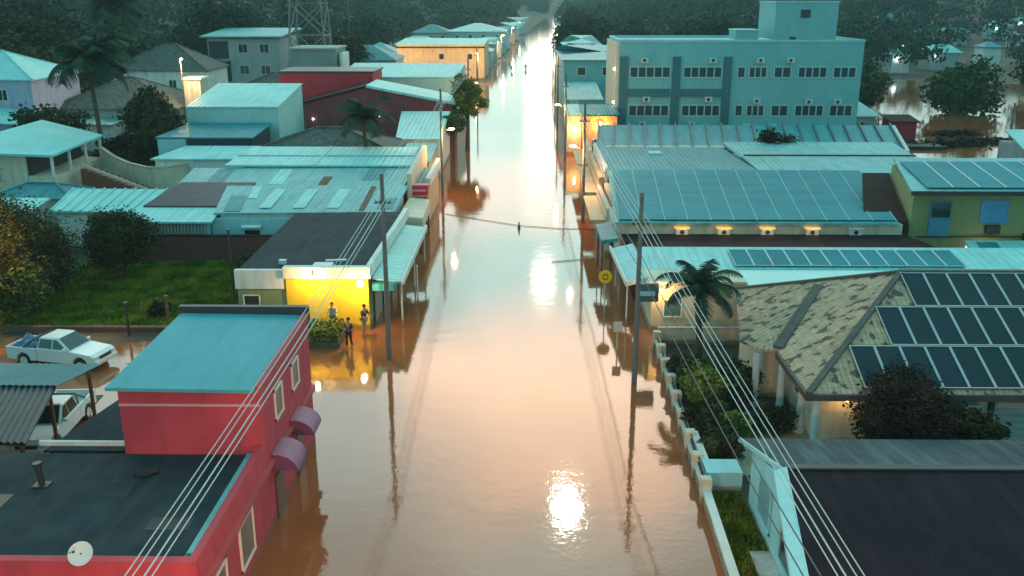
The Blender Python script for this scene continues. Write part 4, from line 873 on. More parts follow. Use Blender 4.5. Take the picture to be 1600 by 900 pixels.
# lit shopfronts along the right pavement (street faces of this row)
def shopfront(label, ya, yb, x, z1, wm_, n, lamp=None):
    t = thing('shopfront', label, 'shop front', (x, (ya+yb)/2, 0), 'shop fronts along the right pavement')
    MB().box(x, x+.35, ya, yb, -.6, z1).build('front_wall', wm_, t)
    for k in range(n):
        y = ya+.6+(yb-ya-.6)*k/n; MB().box(x-.05, x-.003, y, y+(yb-ya-.6)/n-.7, -.5, 2.2).build('shutter', MATS['grey_shutter'], t)
    MB().box(x-1.1, x-.06, ya+.2, yb-.2, 2.5, 2.62).build('canopy', TAN, t)
    return t
shopfront('orange-lit tan shop front beside the dull banded roof hall', 76.5, 89.5, 6.25, 3.9, TAN, 3)
shopfront('orange-lit cream shop front beside the solar field hall', 66.3, 75.5, 5.98, 3.5, CREAM, 2)
shopfront('cream shop front beside the ribbed roof hall', 90.5, 99.5, 6.3, 4.0, CREAM, 2)

# ---- green house with panels at right edge
T = thing('lime_house', 'lime green two-storey house with solar panels on its roof at the right edge', 'house', (32, 65, 0))
MB().prism([(26.0,61.3),(42,61.3),(42,69.6),(27.6,69.6)], -.3, [5.7,5.7,6.2,6.2]).build('wall', LIME, T)
GR = [(25.5,60.5,6.0),(43,60.5,6.0),(43,70.3,6.6),(27.9,70.3,6.6)]
MB().slab(GR, .16).build('roof', TEAL, T)
for k in range(8):
    c = [(26.7+1.75*k,61.0,6.16),(28.35+1.75*k,61.0,6.16),(29.4+1.75*k,68.6,6.62),(27.75+1.75*k,68.6,6.62)]
    p_ = MB().slab(c, .05).build('solar_panel', PVT, T); MB().bar(Vector(c[1])+Vector((.05,0,.02)), Vector(c[2])+Vector((.05,0,.02)), .07, .06).build('panel_frame', ALU, p_)
MB().box(25.45,43,60.36,60.49,5.72,6.02).build('fascia', DARK, T)
MB().box(27.2,28.6,61.2,61.295,2.7,5.2).build('door', mat('blue_door', (.05,.24,.36), .5, .15, 2), T); MB().box(27.3,28.5,61.12,61.19,4.1,5.1).build('door_light', GLASS, T)
window(T, (30.6,61.29),(32.4,61.29), 3.7, 5.2, 1, mat('blue_shutter', (.08,.28,.50), .5, .1, 1), mat('blue_frame', (.15,.3,.42), .5, .1, 1))
MB().box(31.0,31.9,60.9,61.29,3.0,3.55).build('air_conditioner', DARK, T)
MB().box(29.9,31.9,61.22,61.296,1.0,2.1).build('lit_window', WINLIT, T, label='lit ground-floor window')
MB().bar((26.5,61.2,2.75),(41,61.2,2.75),.08,.08).build('cable_duct', DARK, T)
MB().box(33.6,33.9,61.0,61.28,0,3.0).build('downpipe', DARK, T)
MB().slab([(23.0,61.6,3.7),(25.9,61.6,3.7),(27.4,69.5,5.6),(25.4,69.5,5.6)], .15).build('side_roof', BROWN, T, label='dark sloping roof against the side wall')
l = point((31,60.4,1.9), 25, (1,.75,.5), .1); l.parent = T; l.location = (-1,-4.6,1.9)
T = shed('low_annex', 'low pale aqua annex roof in front of the lime green house', [(28.0,55.6),(42,55.6),(42,59.6),(29.0,59.6)], [2.6,2.6,2.9,2.9], WHITE, TEALB)

sheets(T, [(28.0,55.6,2.6),(42,55.6,2.6),(42,59.6,2.9),(29.0,59.6,2.9)], [(.05,.15,.1,.9),(.3,.36,.1,.9)])
# ---- hospital-like offices
T = thing('office_building', 'large aqua office block with two window rows and a rooftop tower', 'building', (26, 122, 0))
HX0, HX1, HY, HZ = 11.4, 40.6, 115, 13.2
MB().box(HX0,HX1,HY,HY+14,-.4,HZ).build('wall', AQUA, T)
MB().box(HX0-.35,HX0-.01,HY+.05,HY+13.9,-.4,HZ-.1).build('street_wall', CREAM, T, label='street-side wall with lamplight put into its pale cream colour')  # cream on this side only, standing for the lamplight on it
pp = MB()
for a in ((HX0-.05,HX1+.05,HY-.06,HY+.25),(HX0-.05,HX1+.05,HY+13.8,HY+14.1)): pp.box(*a, HZ+.01, HZ+.28)
pp.box(HX0-.05,HX0+.25,HY+.26,HY+13.79,HZ+.01,HZ+.28); pp.box(HX1-.25,HX1+.05,HY+.26,HY+13.79,HZ+.01,HZ+.28); pp.build('parapet', PALEB, T)
MB().box(29.7,37.1,HY+.02,HY+8,HZ+.29,17.7).build('roof_tower', AQUA, T); MB().box(29.6,37.2,HY-.08,HY+8.1,17.71,17.9).build('tower_coping', PALEB, T)
MB().box(25.2,27.9,HY+.1,HY+4,HZ+.29,14.5).build('roof_box', AQUA, T); MB().box(25.1,28.0,HY,HY+4.1,14.51,14.65).build('box_coping', PALEB, T)
window(T, (32.7,HY+.01),(33.8,HY+.01), 16.0, 16.9, 1, DARK, AQUAD); window(T, (31.6,HY+.01),(32.3,HY+.01), 13.5, 13.8, 1, DARK, AQUAD)
for x in (11.5,17.85,24.0): MB().box(x,x+.95,HY-.22,HY-.004,-.3,11.5).build('pilaster', AQUAD, T)
for x in (12.46,18.81): MB().box(x,x+5.18,HY-.16,HY-.004,6.75,7.7).build('band', AQUAD, T)
for z0, z1, dx in ((9.05,10.3,0),(4.45,5.75,0)):
    for xa, xb, n_ in ((12.75,17.6,5),(19.2,23.8,5),(25.7,26.6,1),(27.1,29.2,3),(30.1,32.1,2),(33.0,36.4,4),(37.2,39.9,3)):
        window(T, (xa,HY-.003),(xb,HY-.003), z0, z1, n_, mat('office_glass', (.015,.06,.075), .15, .2, 1), mat('aqua_frame', (.36,.55,.55), .5, .1, 2), t=.14)
for x, z in ((14.4,11.1),(22.6,11.1),(28.3,11.1),(31.9,11.1),(14.8,6.5),(22.3,6.5),(28.2,6.3),(34.5,6.2),(38.0,6.2),(14.4,3.5),(20.4,3.5),(27.2,3.2),(30.4,3.2)):
    a = MB().box(x-.42,x+.42,HY-.75 if x<24 else HY-.5,HY-.24 if x<24 else HY-.01,z-.3,z+.3).build('air_conditioner', mat('ac_casing', (.5,.62,.6), .5, .1, 3), T); MB().tube([(x-.05,HY-.76 if x<24 else HY-.51,z),(x-.05,HY-.79 if x<24 else HY-.54,z)], .2, 10).build('fan', DARK, a)
for z in (2,6,10): MB().ball((HX0-.45,HY+1,z), .16).build('wall_light', LAMPW, T)
# far roofs on the right of the street
farR = [('low pale house hidden behind the left end of the aqua offices', 22,34,228,242,5.2,7.4,WHITE,TEALB),
        ('wide teal-roofed store between the street and the aqua offices', 5.8,20,150,182,9.0,10.6,AQUA,TEAL),
        ('store with dull teal hip roof beyond the wide store on the right', 6.4,18,196,216,7.5,9.2,CREAM,TEALD),
        ('pale house beyond the dull-roofed store up the right pavement', 9.3,19,232,250,7.5,9.6,WHITE,TEALB),
        ('tan house half hidden by trees up the right pavement', 10.3,20,275,292,7.0,9.2,TAN,TEAL),
        ('far white house on the right before the bend', 11.8,22,330,348,7.5,10,WHITE,TEAL),
        ('last house on the right side before the street vanishes', 14,23,420,440,8,11,PALEB,TEAL)]
for a_ in farR: farhouse(*a_)
T = shed('low_street_shop', 'low shop with faded teal roof left of the aqua offices', [(5.6,131),(11.0,131),(11.0,146),(5.9,146)], [4.8,4.8,6.0,6.0], AQUA, TEAL, over=.15)
T = thing('orange_lit_shop', 'small shop with glowing orange front wall at the foot of the aqua offices', 'shop front', (9, 112, 0))
MB().box(7.0,10.9,110,117,-.6,5.0).build('wall', mat('orange_plaster', (.72,.30,.12), .7, .2, 1.2), T); MB().slab([(6.8,109.6,5.3),(11.1,109.6,5.3),(11.1,117.2,5.6),(6.8,117.2,5.6)], .15).build('roof', TEALD, T)
window(T, (8.0,109.99),(9.6,109.99), .8, 2.3, 2)
T = thing('cream_lit_shop', 'narrow cream shop just left of the orange lit shop', 'shop front', (6, 112, 0))
MB().box(5.2,6.9,113,121,-.6,4.7).build('wall', CREAM, T); MB().slab([(5.0,112.7,4.95),(6.98,112.7,4.95),(6.98,121.2,5.2),(5.0,121.2,5.2)], .15).build('roof', TEALB, T)
wall_lamp(8.9, 109.9, 4.2, 700, 'bright lamp over the glowing orange shop wall', r=.2)
wall_lamp(6.1, 112.95, 3.2, 260, 'bright lamp on the narrow cream shop', r=.16)
# river-side bits
T = thing('river_hut', 'small hut with white pyramid roof at the water behind the offices', 'hut', (45, 128, 0))
MB().box(43.2,47,126,130,-.6,3.2).build('wall', GREYW, T); hb, r = hipmesh([(42.6,125.4),(47.6,125.4),(47.6,130.6),(42.6,130.6)], 3.25, 5.0, 2.5); hb.build('roof', WHITE, T); window(T, (44.6,125.99),(45.7,125.99), 1.2, 2.4, 1)
T = shed('red_shed', 'dark red shed beside the white-roofed hut at the water', [(47.9,123),(51.8,123),(51.8,127),(47.9,127)], [2.8,2.8,3.3,3.3], CRIM, BROWN)
T = thing('pontoon', 'dark flat landing stage lying in the water beside the red shed', 'landing stage', (47, 119, 0)); MB().box(42.5,53,117.5,120.5,-.5,.35).build('deck', WOOD, T); MB().box(42.4,53.1,117.3,117.49,.1,.45).build('edge_board', DARK, T)
T = thing('waterside_shed', 'shed with pale roof and dark gable at the right edge by the water', 'shed', (58, 104, 0))
MB().box(55.3,66,102.5,109,-.5,2.4).build('wall', GREYW, T); MB().slab([(54.5,102,2.5),(67,102,2.7),(67,109.5,3.6),(56,109.5,3.6)], .15).build('roof', TEALB, T)

# ================================================================== POLES, CABLES, SIGNS
def utility_pole(label, x, y, h, z=-.6, arm=True, tf=False, r=.125, armw=.42, lamp=None):
    t = thing('utility_pole', label, 'utility pole', (x,y,z), 'utility poles along the flooded street')
    MB().tube([(x,y,z),(x,y,h)], [r*1.15,r*.75], 10).build('pole', POLEM, t)
    if arm:
        MB().box(x-armw, x+armw, y-.05, y+.05, h-1.5, h-1.4).build('crossarm', WOOD, t)
        for dx in (-.9,-.3,.3,.9):
            MB().tube([(x+dx*armw,y,h-1.4),(x+dx*armw,y,h-1.28)], .035, 6).build('insulator', GREYW, t)
    if tf:
        MB().tube([(x+.42,y,h-3.0),(x+.42,y,h-2.1)], .28, 12).build('transformer', GREYW, t)
    if lamp:
        if y < 50: x_, sgn = x, -1
        else: sgn = 1 if x > 0 else -1
        MB().tube([(x,y,lamp),(x-.8*sgn,y,lamp+.3)], .035, 6).build('lamp_arm', POLEM, t)
        lx = x-.95*sgn; hd = MB(); hd.ball((lx,y,lamp+.32), .2, (1.5,.8,.5)); hd.build('lamp_head', LAMPW, t)
        l = point((lx,y,lamp+.05), 1300, (1,.50,.20), .15); l.parent = t; l.location = (lx-x, 0, lamp+.05-z)
    return t
utility_pole('tall utility pole standing in the water just right of the yellow wall', -7.05, 45.4, 9.8, tf=False)
utility_pole('utility pole on the left pavement beside the red shop sign', -7.75, 87, 10.2, lamp=6.2)
utility_pole('utility pole by the leafy street tree on the left', -7.6, 128, 10.5, lamp=7)
utility_pole('near utility pole at the right pavement by the round yellow sign', 5.45, 42.3, 9.5)
utility_pole('second utility pole on the right, beside the orange shop fronts', 4.95, 76.5, 10, lamp=6.2)
utility_pole('third utility pole on the right, near the orange lit shop', 4.75, 108, 10, lamp=6.2)
utility_pole('fourth utility pole up the right pavement below the wide store', 5.0, 142, 10)
utility_pole('far utility pole up the right pavement past the wide store', 6.0, 185, 10, lamp=7)
utility_pole('very far utility pole on the right where the street narrows', 7.2, 240, 10)
utility_pole('far utility pole on the left before the tan store', -8.6, 172, 10)
def cable(label, pts, r=.018, m_=CABLE, sag=.5, group=None, n=14):
    b = MB(); P = []
    for i in range(len(pts)-1):
        a, q = Vector(pts[i]), Vector(pts[i+1])
        for k in range(n+(i == len(pts)-2)):
            t = k/n; p = a.lerp(q, t); p.z -= sag*4*t*(1-t)*(q-a).length/40; P.append(p)
    mid = pts[0]; b.tube(P, r, 5)
    return b.build('cable', m_, None, label, cat='cable', group=group, loc=tuple(pts[0]))
NL = ('leftmost', 'second from the left', 'third from the left', 'rightmost')
for k, dx in enumerate((-.95,-.42,.38,.9)):
    cable('pale power cable over the red building, '+NL[k]+' of four', [(-7.75+dx*.27,4,7.0),(-7.05+dx*.34,45.4,8.5),(-7.75+dx*.34,87,8.9),(-7.6+dx*.34,128,9.2)], .015 if k != 2 else .02, CABLE, .3, 'four power cables over the left pavement')
for k, dx in enumerate((-.9,-.35,.4,.95)):
    cable('pale power cable over the pale blue house, '+NL[k]+' of four', [(7.15+dx*.27,4,6.7),(5.45+dx*.34,42.3,8.2),(4.95+dx*.34,76.5,8.7),(4.75+dx*.34,108,8.7)], .015 if k != 1 else .021, CABLE, .3, 'four power cables over the right pavement')
for k, (z, dx) in enumerate(((6.4,.1),(6.0,-.1))):
    cable(('upper' if k == 0 else 'lower')+' thin dark telephone cable above the garden fence', [(7.3+dx,4,6.1-.3*k),(5.5+dx,42.3,z),(4.95+dx,76.5,6.4-.3*k),(4.75,108,6.5)], .02, CABLED, .7, 'telephone cables on the right')
cable('thin dark rope floating in a slack curve across the flooded street', [(-6.9,79.8,.04),(-3.4,77.4,.04),(-.35,75.4,.05),(3,74.4,.04),(7.4,74.2,.04)], .022, CABLED, .0)
cable('short white rope lying on the water towards the right pavement above the yellow sign', [(2.0,64.2,.05),(4,64.9,.05),(5.9,65.2,.12)], .028, WHITE, .0)
t = thing('marker_buoy', 'small dark upright float standing in the middle of the flooded street', 'buoy', (-.4,74.5,0)); MB().tube([(-.4,74.5,-.2),(-.4,74.5,.05),(-.4,74.5,.25),(-.4,74.5,.5)], [.1,.12,.08,.03], 10).build('float', DARK, t); MB().ball((-.4,74.5,.53), .06).build('knob', DARK, t)
# signs
T = thing('round_sign', 'round yellow road sign with dark centre ring on a thin pole in the water', 'road sign', (4.85, 53, 0))
MB().tube([(4.85,53,-.6),(4.85,53,2.0)], .035, 7).build('pole', ALU, T); MB().tube([(4.85,52.94,2.3),(4.85,52.9,2.3)], .4, 24).build('sign_disc', SIGNY, T)
rg = MB(); 
for k in range(16): a0, a1 = 2*PI*k/16, 2*PI*(k+1)/16; rg.bar((4.85+.16*math.cos(a0),52.885,2.3+.16*math.sin(a0)),(4.85+.16*math.cos(a1),52.885,2.3+.16*math.sin(a1)),.02,.06)
rg.build('symbol', mat('sign_ink', (.12,.06,.0), .6, .1, 3), T)
T = thing('square_sign', 'small blank pale rectangular sign on a short post in the right shallows', 'road sign', (5.05, 47, 0))
MB().tube([(5.05,47,-.6),(5.05,47,1.3)], .035, 7).build('post', ALU, T); MB().box(4.82,5.28,46.9,46.95,1.0,1.55).build('sign_plate', mat('sign_back', (.72,.62,.55), .6, .1, 3), T, bevel=.008)
T = thing('white_post', 'thin white post standing in the water before the canopy of the dark-roofed shop', 'post', (-6.9,54.5,0)); MB().tube([(-6.6,55,-.6),(-6.6,55,2.3)], .05, 8).build('shaft', WHITE, T); MB().ball((-6.6,55,2.33), .07).build('cap', WHITE, T)
T = thing('hanging_sign', 'dark teal box sign bracketed beside the near right utility pole', 'sign', (6.3,45,0))
MB().box(6.0,7.2,47.2,47.5,2.6,3.6).build('sign_box', mat('dark_teal_sign', (.05,.14,.17), .5, .2, 2), T, bevel=.02); MB().tube([(6.1,47.4,-.5),(6.1,47.4,2.6)], .05, 7).build('post', DARK, T)
MB().box(6.2,7.0,47.15,47.19,2.95,3.2).build('sign_strip', PALEB, T)
# lamps that give the warm light on the pavements
street_lamp('street lamp at the far left edge above the orange-lit tree', -31.0, 48.0, 6.0, 1900, (0,.5), col=(1,.5,.12))
street_lamp('unseen street lamp added on the left pavement to warm the right-hand walls', -7.75, 9.0, 8.5, 4500, (1,.1), z=-.6, col=(1,.50,.24))  # added lamp below the frame, warms the fence and pale blue wall
street_lamp('unseen street lamp added on the right pavement to warm the red building', 7.1, 9.0, 8.5, 3300, (-1,.1), z=-.6, col=(1,.46,.2))  # added lamp below the frame, warms the red street-side wall
utility_pole('utility pole out at the near end of the left power cables', -7.75, 4, 8.5)
utility_pole('utility pole out at the near end of the right power cables', 7.15, 4, 8.2)
street_lamp('distant lamp on the dark hillside above the tan store', -48, 262, 17, 0, (0,-1), mm=LAMPC, r=.8, grp='hill lamps', z=6)

# ================================================================== TREES AND PLANTS
palm('dark feathery palm in the fenced garden beside the near right pole', 8.75, 44.0, 4.3, 2.5, n=18, lw=.6)
palm('palm standing in front of the maroon gabled hall', -14.9, 87.2, 7.4, 3.4, n=14, lw=.9, tr_=.2)
palm('tall dark palm among the houses on the left', -44.3, 96.5, 11.9, 5.0, n=17, lw=1.2, tr_=.24)
palm('distant palm rising over the wooded hill at upper left', -72, 168, 17, 6, n=16, lw=1.5, tr_=.4)
tree('broad_tree', 'large dark tree with its lower side lit orange at the left edge of the garden', -31.2, 53.6, 6.2, 3.7, G_DK, leaf=.09, nc=210, per=210, squash=.85, ch=3.2)
tree('broad_tree', 'second dark tree just right of the large garden tree', -26.6, 59.0, 5.2, 2.0, G_DK, leaf=.10, nc=110, per=160, ch=3.0)
tree('broad_tree', 'dark tree leaning in behind the large garden tree at the left edge', -37.0, 60.0, 5.4, 3.6, G_DK, leaf=.12, nc=120, per=150, ch=2.7)
tree('garden_tree', 'slim young tree lit orange under the lamp at far left', -28.6, 50.2, 3.6, 1.7, G_MD, leaf=.13, nc=45, per=60, ch=2.2)
tree('garden_shrub', 'small pale-tipped shrub on the lawn near the kerb', -21.3, 51.2, 1.2, .6, G_DK, z=.2, leaf=.09, nc=20, per=40, cat='shrub', ch=.7)
tree('garden_shrub', 'low bush in the far right corner of the lawn', -18.2, 60.6, 1.5, 1.1, G_DK, z=.2, leaf=.12, nc=24, per=50, cat='shrub', ch=.7)
tree('dark_bush', 'big dark rounded bush before the tiled house and its garage', 14.9, 33.6, 4.1, 1.8, G_BR, leaf=.08, nc=150, per=170, cat='bush', ch=2.2, squash=.95)
tree('dark_bush', 'smaller bush to the right of the big dark rounded bush', 17.5, 33.3, 2.9, 1.1, G_DK, leaf=.12, nc=50, per=60, cat='bush', ch=1.9)
tree('garden_shrub', 'yellow green shrub in the middle of the fenced garden bed', 8.25, 38.8, 2.3, 1.0, G_YL, leaf=.12, nc=50, per=60, cat='shrub', ch=1.4)
tree('garden_shrub', 'small yellow green shrub near the cross wall of the garden', 9.0, 36.0, 1.5, .7, G_YL, leaf=.1, nc=30, per=50, cat='shrub', ch=.8)
for k, (x, y, r, lab) in enumerate(((9.4,39.6,1.2,'dark shrub behind the yellow green shrub'), (7.9,41.8,.9,'dark shrub just inside the pale street wall'),
        (7.85,36.2,.8,'dark shrub inside the street wall near the cross wall'), (8.1,34.2,.75,'low dark shrub beside the cross wall'), (10.6,36.4,.8,'dark shrub at the edge of the paved yard'))):
    tree('garden_shrub', lab, x, y, r*1.7, r, G_DK, z=.15, leaf=.12, nc=int(40*r), per=60, cat='shrub', ch=r*.95, group='shrubs of the fenced garden')
tree('street_tree', 'leafy yellow green street tree on the left pavement behind the poles', -7.2, 117, 9.0, 1.9, G_YL, leaf=.17, nc=70, per=90, ch=6.4, squash=1.25)
tree('street_tree', 'darker street tree just in front of the yellow green street tree', -8.3, 109, 6.2, 1.4, G_MD, leaf=.16, nc=40, per=80, ch=4.2)
tree('roof_gap_tree', 'small brown bare-looking tree poking up between two teal roofs', 24.3, 89.75, 5.9, 1.9, G_BR, leaf=.14, nc=45, per=50, ch=4.9, squash=.55)
mid = [(-52,101,7.5,3.0,G_DK,'dark tree beside the corrugated barn'),(-42.5,106,8.4,3.2,G_DK,'dark tree left of the low lean-to'),(-38.8,99.5,6.6,2.6,G_DK,'dark tree beside the verandah annex'),
       (-41,94.5,4.6,2.3,G_BR,'rusty brown tree by the curved pale wall'),(-47,118,7.5,2.6,G_DK,'dark conical tree before the spreading tiled roof'),(-39.6,121.5,5.5,2.0,G_YL,'bright green tree beside the slim white tower'),
       (-62,98,6.5,3.0,G_DK,'dark tree behind the purple-grey shed'),(-70,135,12,6,G_DK,'dark tree behind the lavender house'),(-80,150,15,8,G_DK,'tall dark tree at the upper left edge'),
       (-70,160,13,6.5,G_DK,'tall dark tree left of the grey two-storey house'),(-37,192,11,5.0,G_DK,'dark tree right of the grey two-storey house'),(-60,190,17,9,G_FOR,'tall tree behind the grey two-storey house'),
       (-60,206,9,4.5,G_FOR,'dark tree behind the lattice tower'),(-90,175,19,9,G_FOR,'highest tree at the upper left corner'),(-50,222,9,4.5,G_FOR,'round tree left of the tan store'),
       (-44,270,11,6,G_FOR,'large round tree behind the left end of the tan store'),
       (57,166,7.5,5.0,G_MD,'light green tree standing in the flood behind the offices'),(73,158,7.0,5.0,G_MD,'wide green tree at the flood, right of the light green tree'),(45,204,9,5,G_DK,'dark tree behind the white-roofed hut'),
       (46,166,9.5,4.2,G_DK,'dark tree close behind the right end of the offices'),(104,186,10,7,G_DK,'big dark tree right of the flooded trees'),(112,196,11,8,G_DK,'dark tree at the right edge beyond the flood'),
       (24,205,12,6,G_FOR,'round tree behind the left end of the offices'),(34,195,12.5,6,G_FOR,'round tree behind the offices beside the rooftop box'),(14,262,13,5.5,G_FOR,'dark tree near the pale houses on the right pavement'),(18,318,14,7,G_FOR,'tree crowding the far right side of the street'),
       (45,220,13,7,G_FOR,'dark tree behind the rooftop tower'),(58,232,11,7,G_FOR,'dark tree beyond the flood behind the offices')]
for x, y, h, r, m_, lab in mid:
    far_ = y > 130; z = float(ground(x, y))
    tree('broad_tree', lab, x, y, h, r, m_, z=max(z,-.5), leaf=.26 if not far_ else .42, nc=int(60+r*8), per=60, ch=h*.58, squash=.8)
# drifting debris in the flood at right
for k, (x, y, L, a, lab) in enumerate(((55,121,9,.1,'long mat of floating branches near the landing stage'),(62,124,11,-.05,'dark drift of branches left of the thin pole in the flood'),(68,117,9,.05,'drift of branches at the right edge of the flood'),(60,131,6,.3,'small drift of branches under the flooded trees'))):
    p = RNG.normal(size=(900,3))*np.array([L*.28,1.1,.18])+np.array([0,0,.15]); c_, s_ = math.cos(a), math.sin(a)
    p = np.stack([x+p[:,0]*c_-p[:,1]*s_, y+p[:,0]*s_+p[:,1]*c_, np.abs(p[:,2])],1)
    o = leafmesh('branch_drift', quads(p, .42, RNG, up=.15, flat=.25), G_BR, None, (x,y,0), label=lab, category='driftwood', group='branches floating in the flood')
simple_post('thin pole standing in the flood by the branch drifts', 58.5, 113, 6.2, .12, POLEM)
# wooded hills: one mass of far forest
def forest(name, label, n, xr, yr, cond, per=70, size=1.0):
    P = []
    while len(P) < n:
        x = random.uniform(*xr); y = yr[0]+(yr[1]-yr[0])*random.random()**1.25
        if abs(x-float(xc(y))) < (17 if y < 600 else 13) or not cond(x, y): continue
        P.append((x, y, max(0,float(ground(x, y)))))
    P = np.array(P); R_ = RNG.uniform(3.2, 7.0, len(P))*(1+P[:,1]/1400); out = []
    d_ = RNG.normal(size=(len(P)*per,3)); d_ /= np.linalg.norm(d_,axis=1)[:,None]; d_[:,2] = np.abs(d_[:,2])*1.0-.25
    rr = np.repeat(R_, per); c_ = np.repeat(P, per, axis=0); lob = 1+.2*np.sin(d_[:,0]*5+c_[:,0])+.15*np.sin(d_[:,1]*6+c_[:,1])
    pts = c_+d_*(rr*lob*RNG.uniform(.72,1.05,len(rr)))[:,None]+np.stack([0*rr,0*rr,rr*.75],1)
    n_ = len(pts); a = RNG.normal(size=(n_,3)); a -= (a*d_).sum(1)[:,None]*d_*.75; a /= np.linalg.norm(a,axis=1)[:,None]; b = np.cross(a, d_); b /= np.linalg.norm(b,axis=1)[:,None]+1e-9
    s_ = (rr*.19*size)[:,None]*RNG.uniform(.6,1.3,(n_,1)); v = np.stack([pts-a*s_, pts+b*s_*.8, pts+a*s_, pts-b*s_*.8],1).reshape(-1,3)
    return leafmesh(name, v, G_FOR, None, (0,300,0), kind='stuff', label=label, category='forest')
forest('hill_forest', 'dark mixed woods covering the hillside on the left', 900, (-330,-10), (188,900), lambda x, y: not (x > -62 and y < 290) and not (x > -44 and y < 400) and x < float(xc(y)) and x > -.62*y-30, 200, .56)
forest('hill_forest', 'dark teal woods covering the hillside on the right', 900, (10,420), (212,950), lambda x, y: x > float(xc(y)) and x < .62*y+30 and not (x > 38 and y < 238), 230, .5)
forest('hill_forest', 'hazy woods closing the far end of the street', 500, (-300,420), (1080,1700), lambda x, y: True, 60, 1.2)
# small far houses with lights on the right hillside
hs = [(118,300),(132,322),(150,340),(168,330),(176,362),(140,372),(196,385),(212,372),(110,255),(126,262),(230,410),(160,405),(95,245)]
kinds = ['white cottage','pale flat-roofed cottage','small teal-roofed cottage']
wh = ['lowest left','second','third','fourth','fifth','sixth','seventh','eighth','ninth','tenth','eleventh','twelfth','last']
for k, (x, y) in enumerate(hs):
    z = float(ground(x, y)); t = thing('hillside_house', kinds[k%3]+' among trees on the right hill, '+('row place %s'%wh[k]), 'house', (x,y,z), 'small houses on the right hill')
    w_ = 2.2+k%3; MB().box(x-w_,x+w_,y-3,y+3,z-2,z+4.6+k%2).build('wall', (WHITE,PALEB,GREYW)[k%3], t)
    hb, r = hipmesh([(x-w_-.5,y-3.6),(x+w_+.5,y-3.6),(x+w_+.5,y+3.6),(x-w_-.5,y+3.6)], z+4.7+k%2, z+6.0+k%2+.3*(k%3), 2.2); hb.build('roof', (TEALB,TEALD,TEAL,BROWN)[k%4], t)
    if k%2 == 0: MB().ball((x-w_*.5,y-3.4,z+3.6), .4).build('porch_lamp', LAMPC, t)

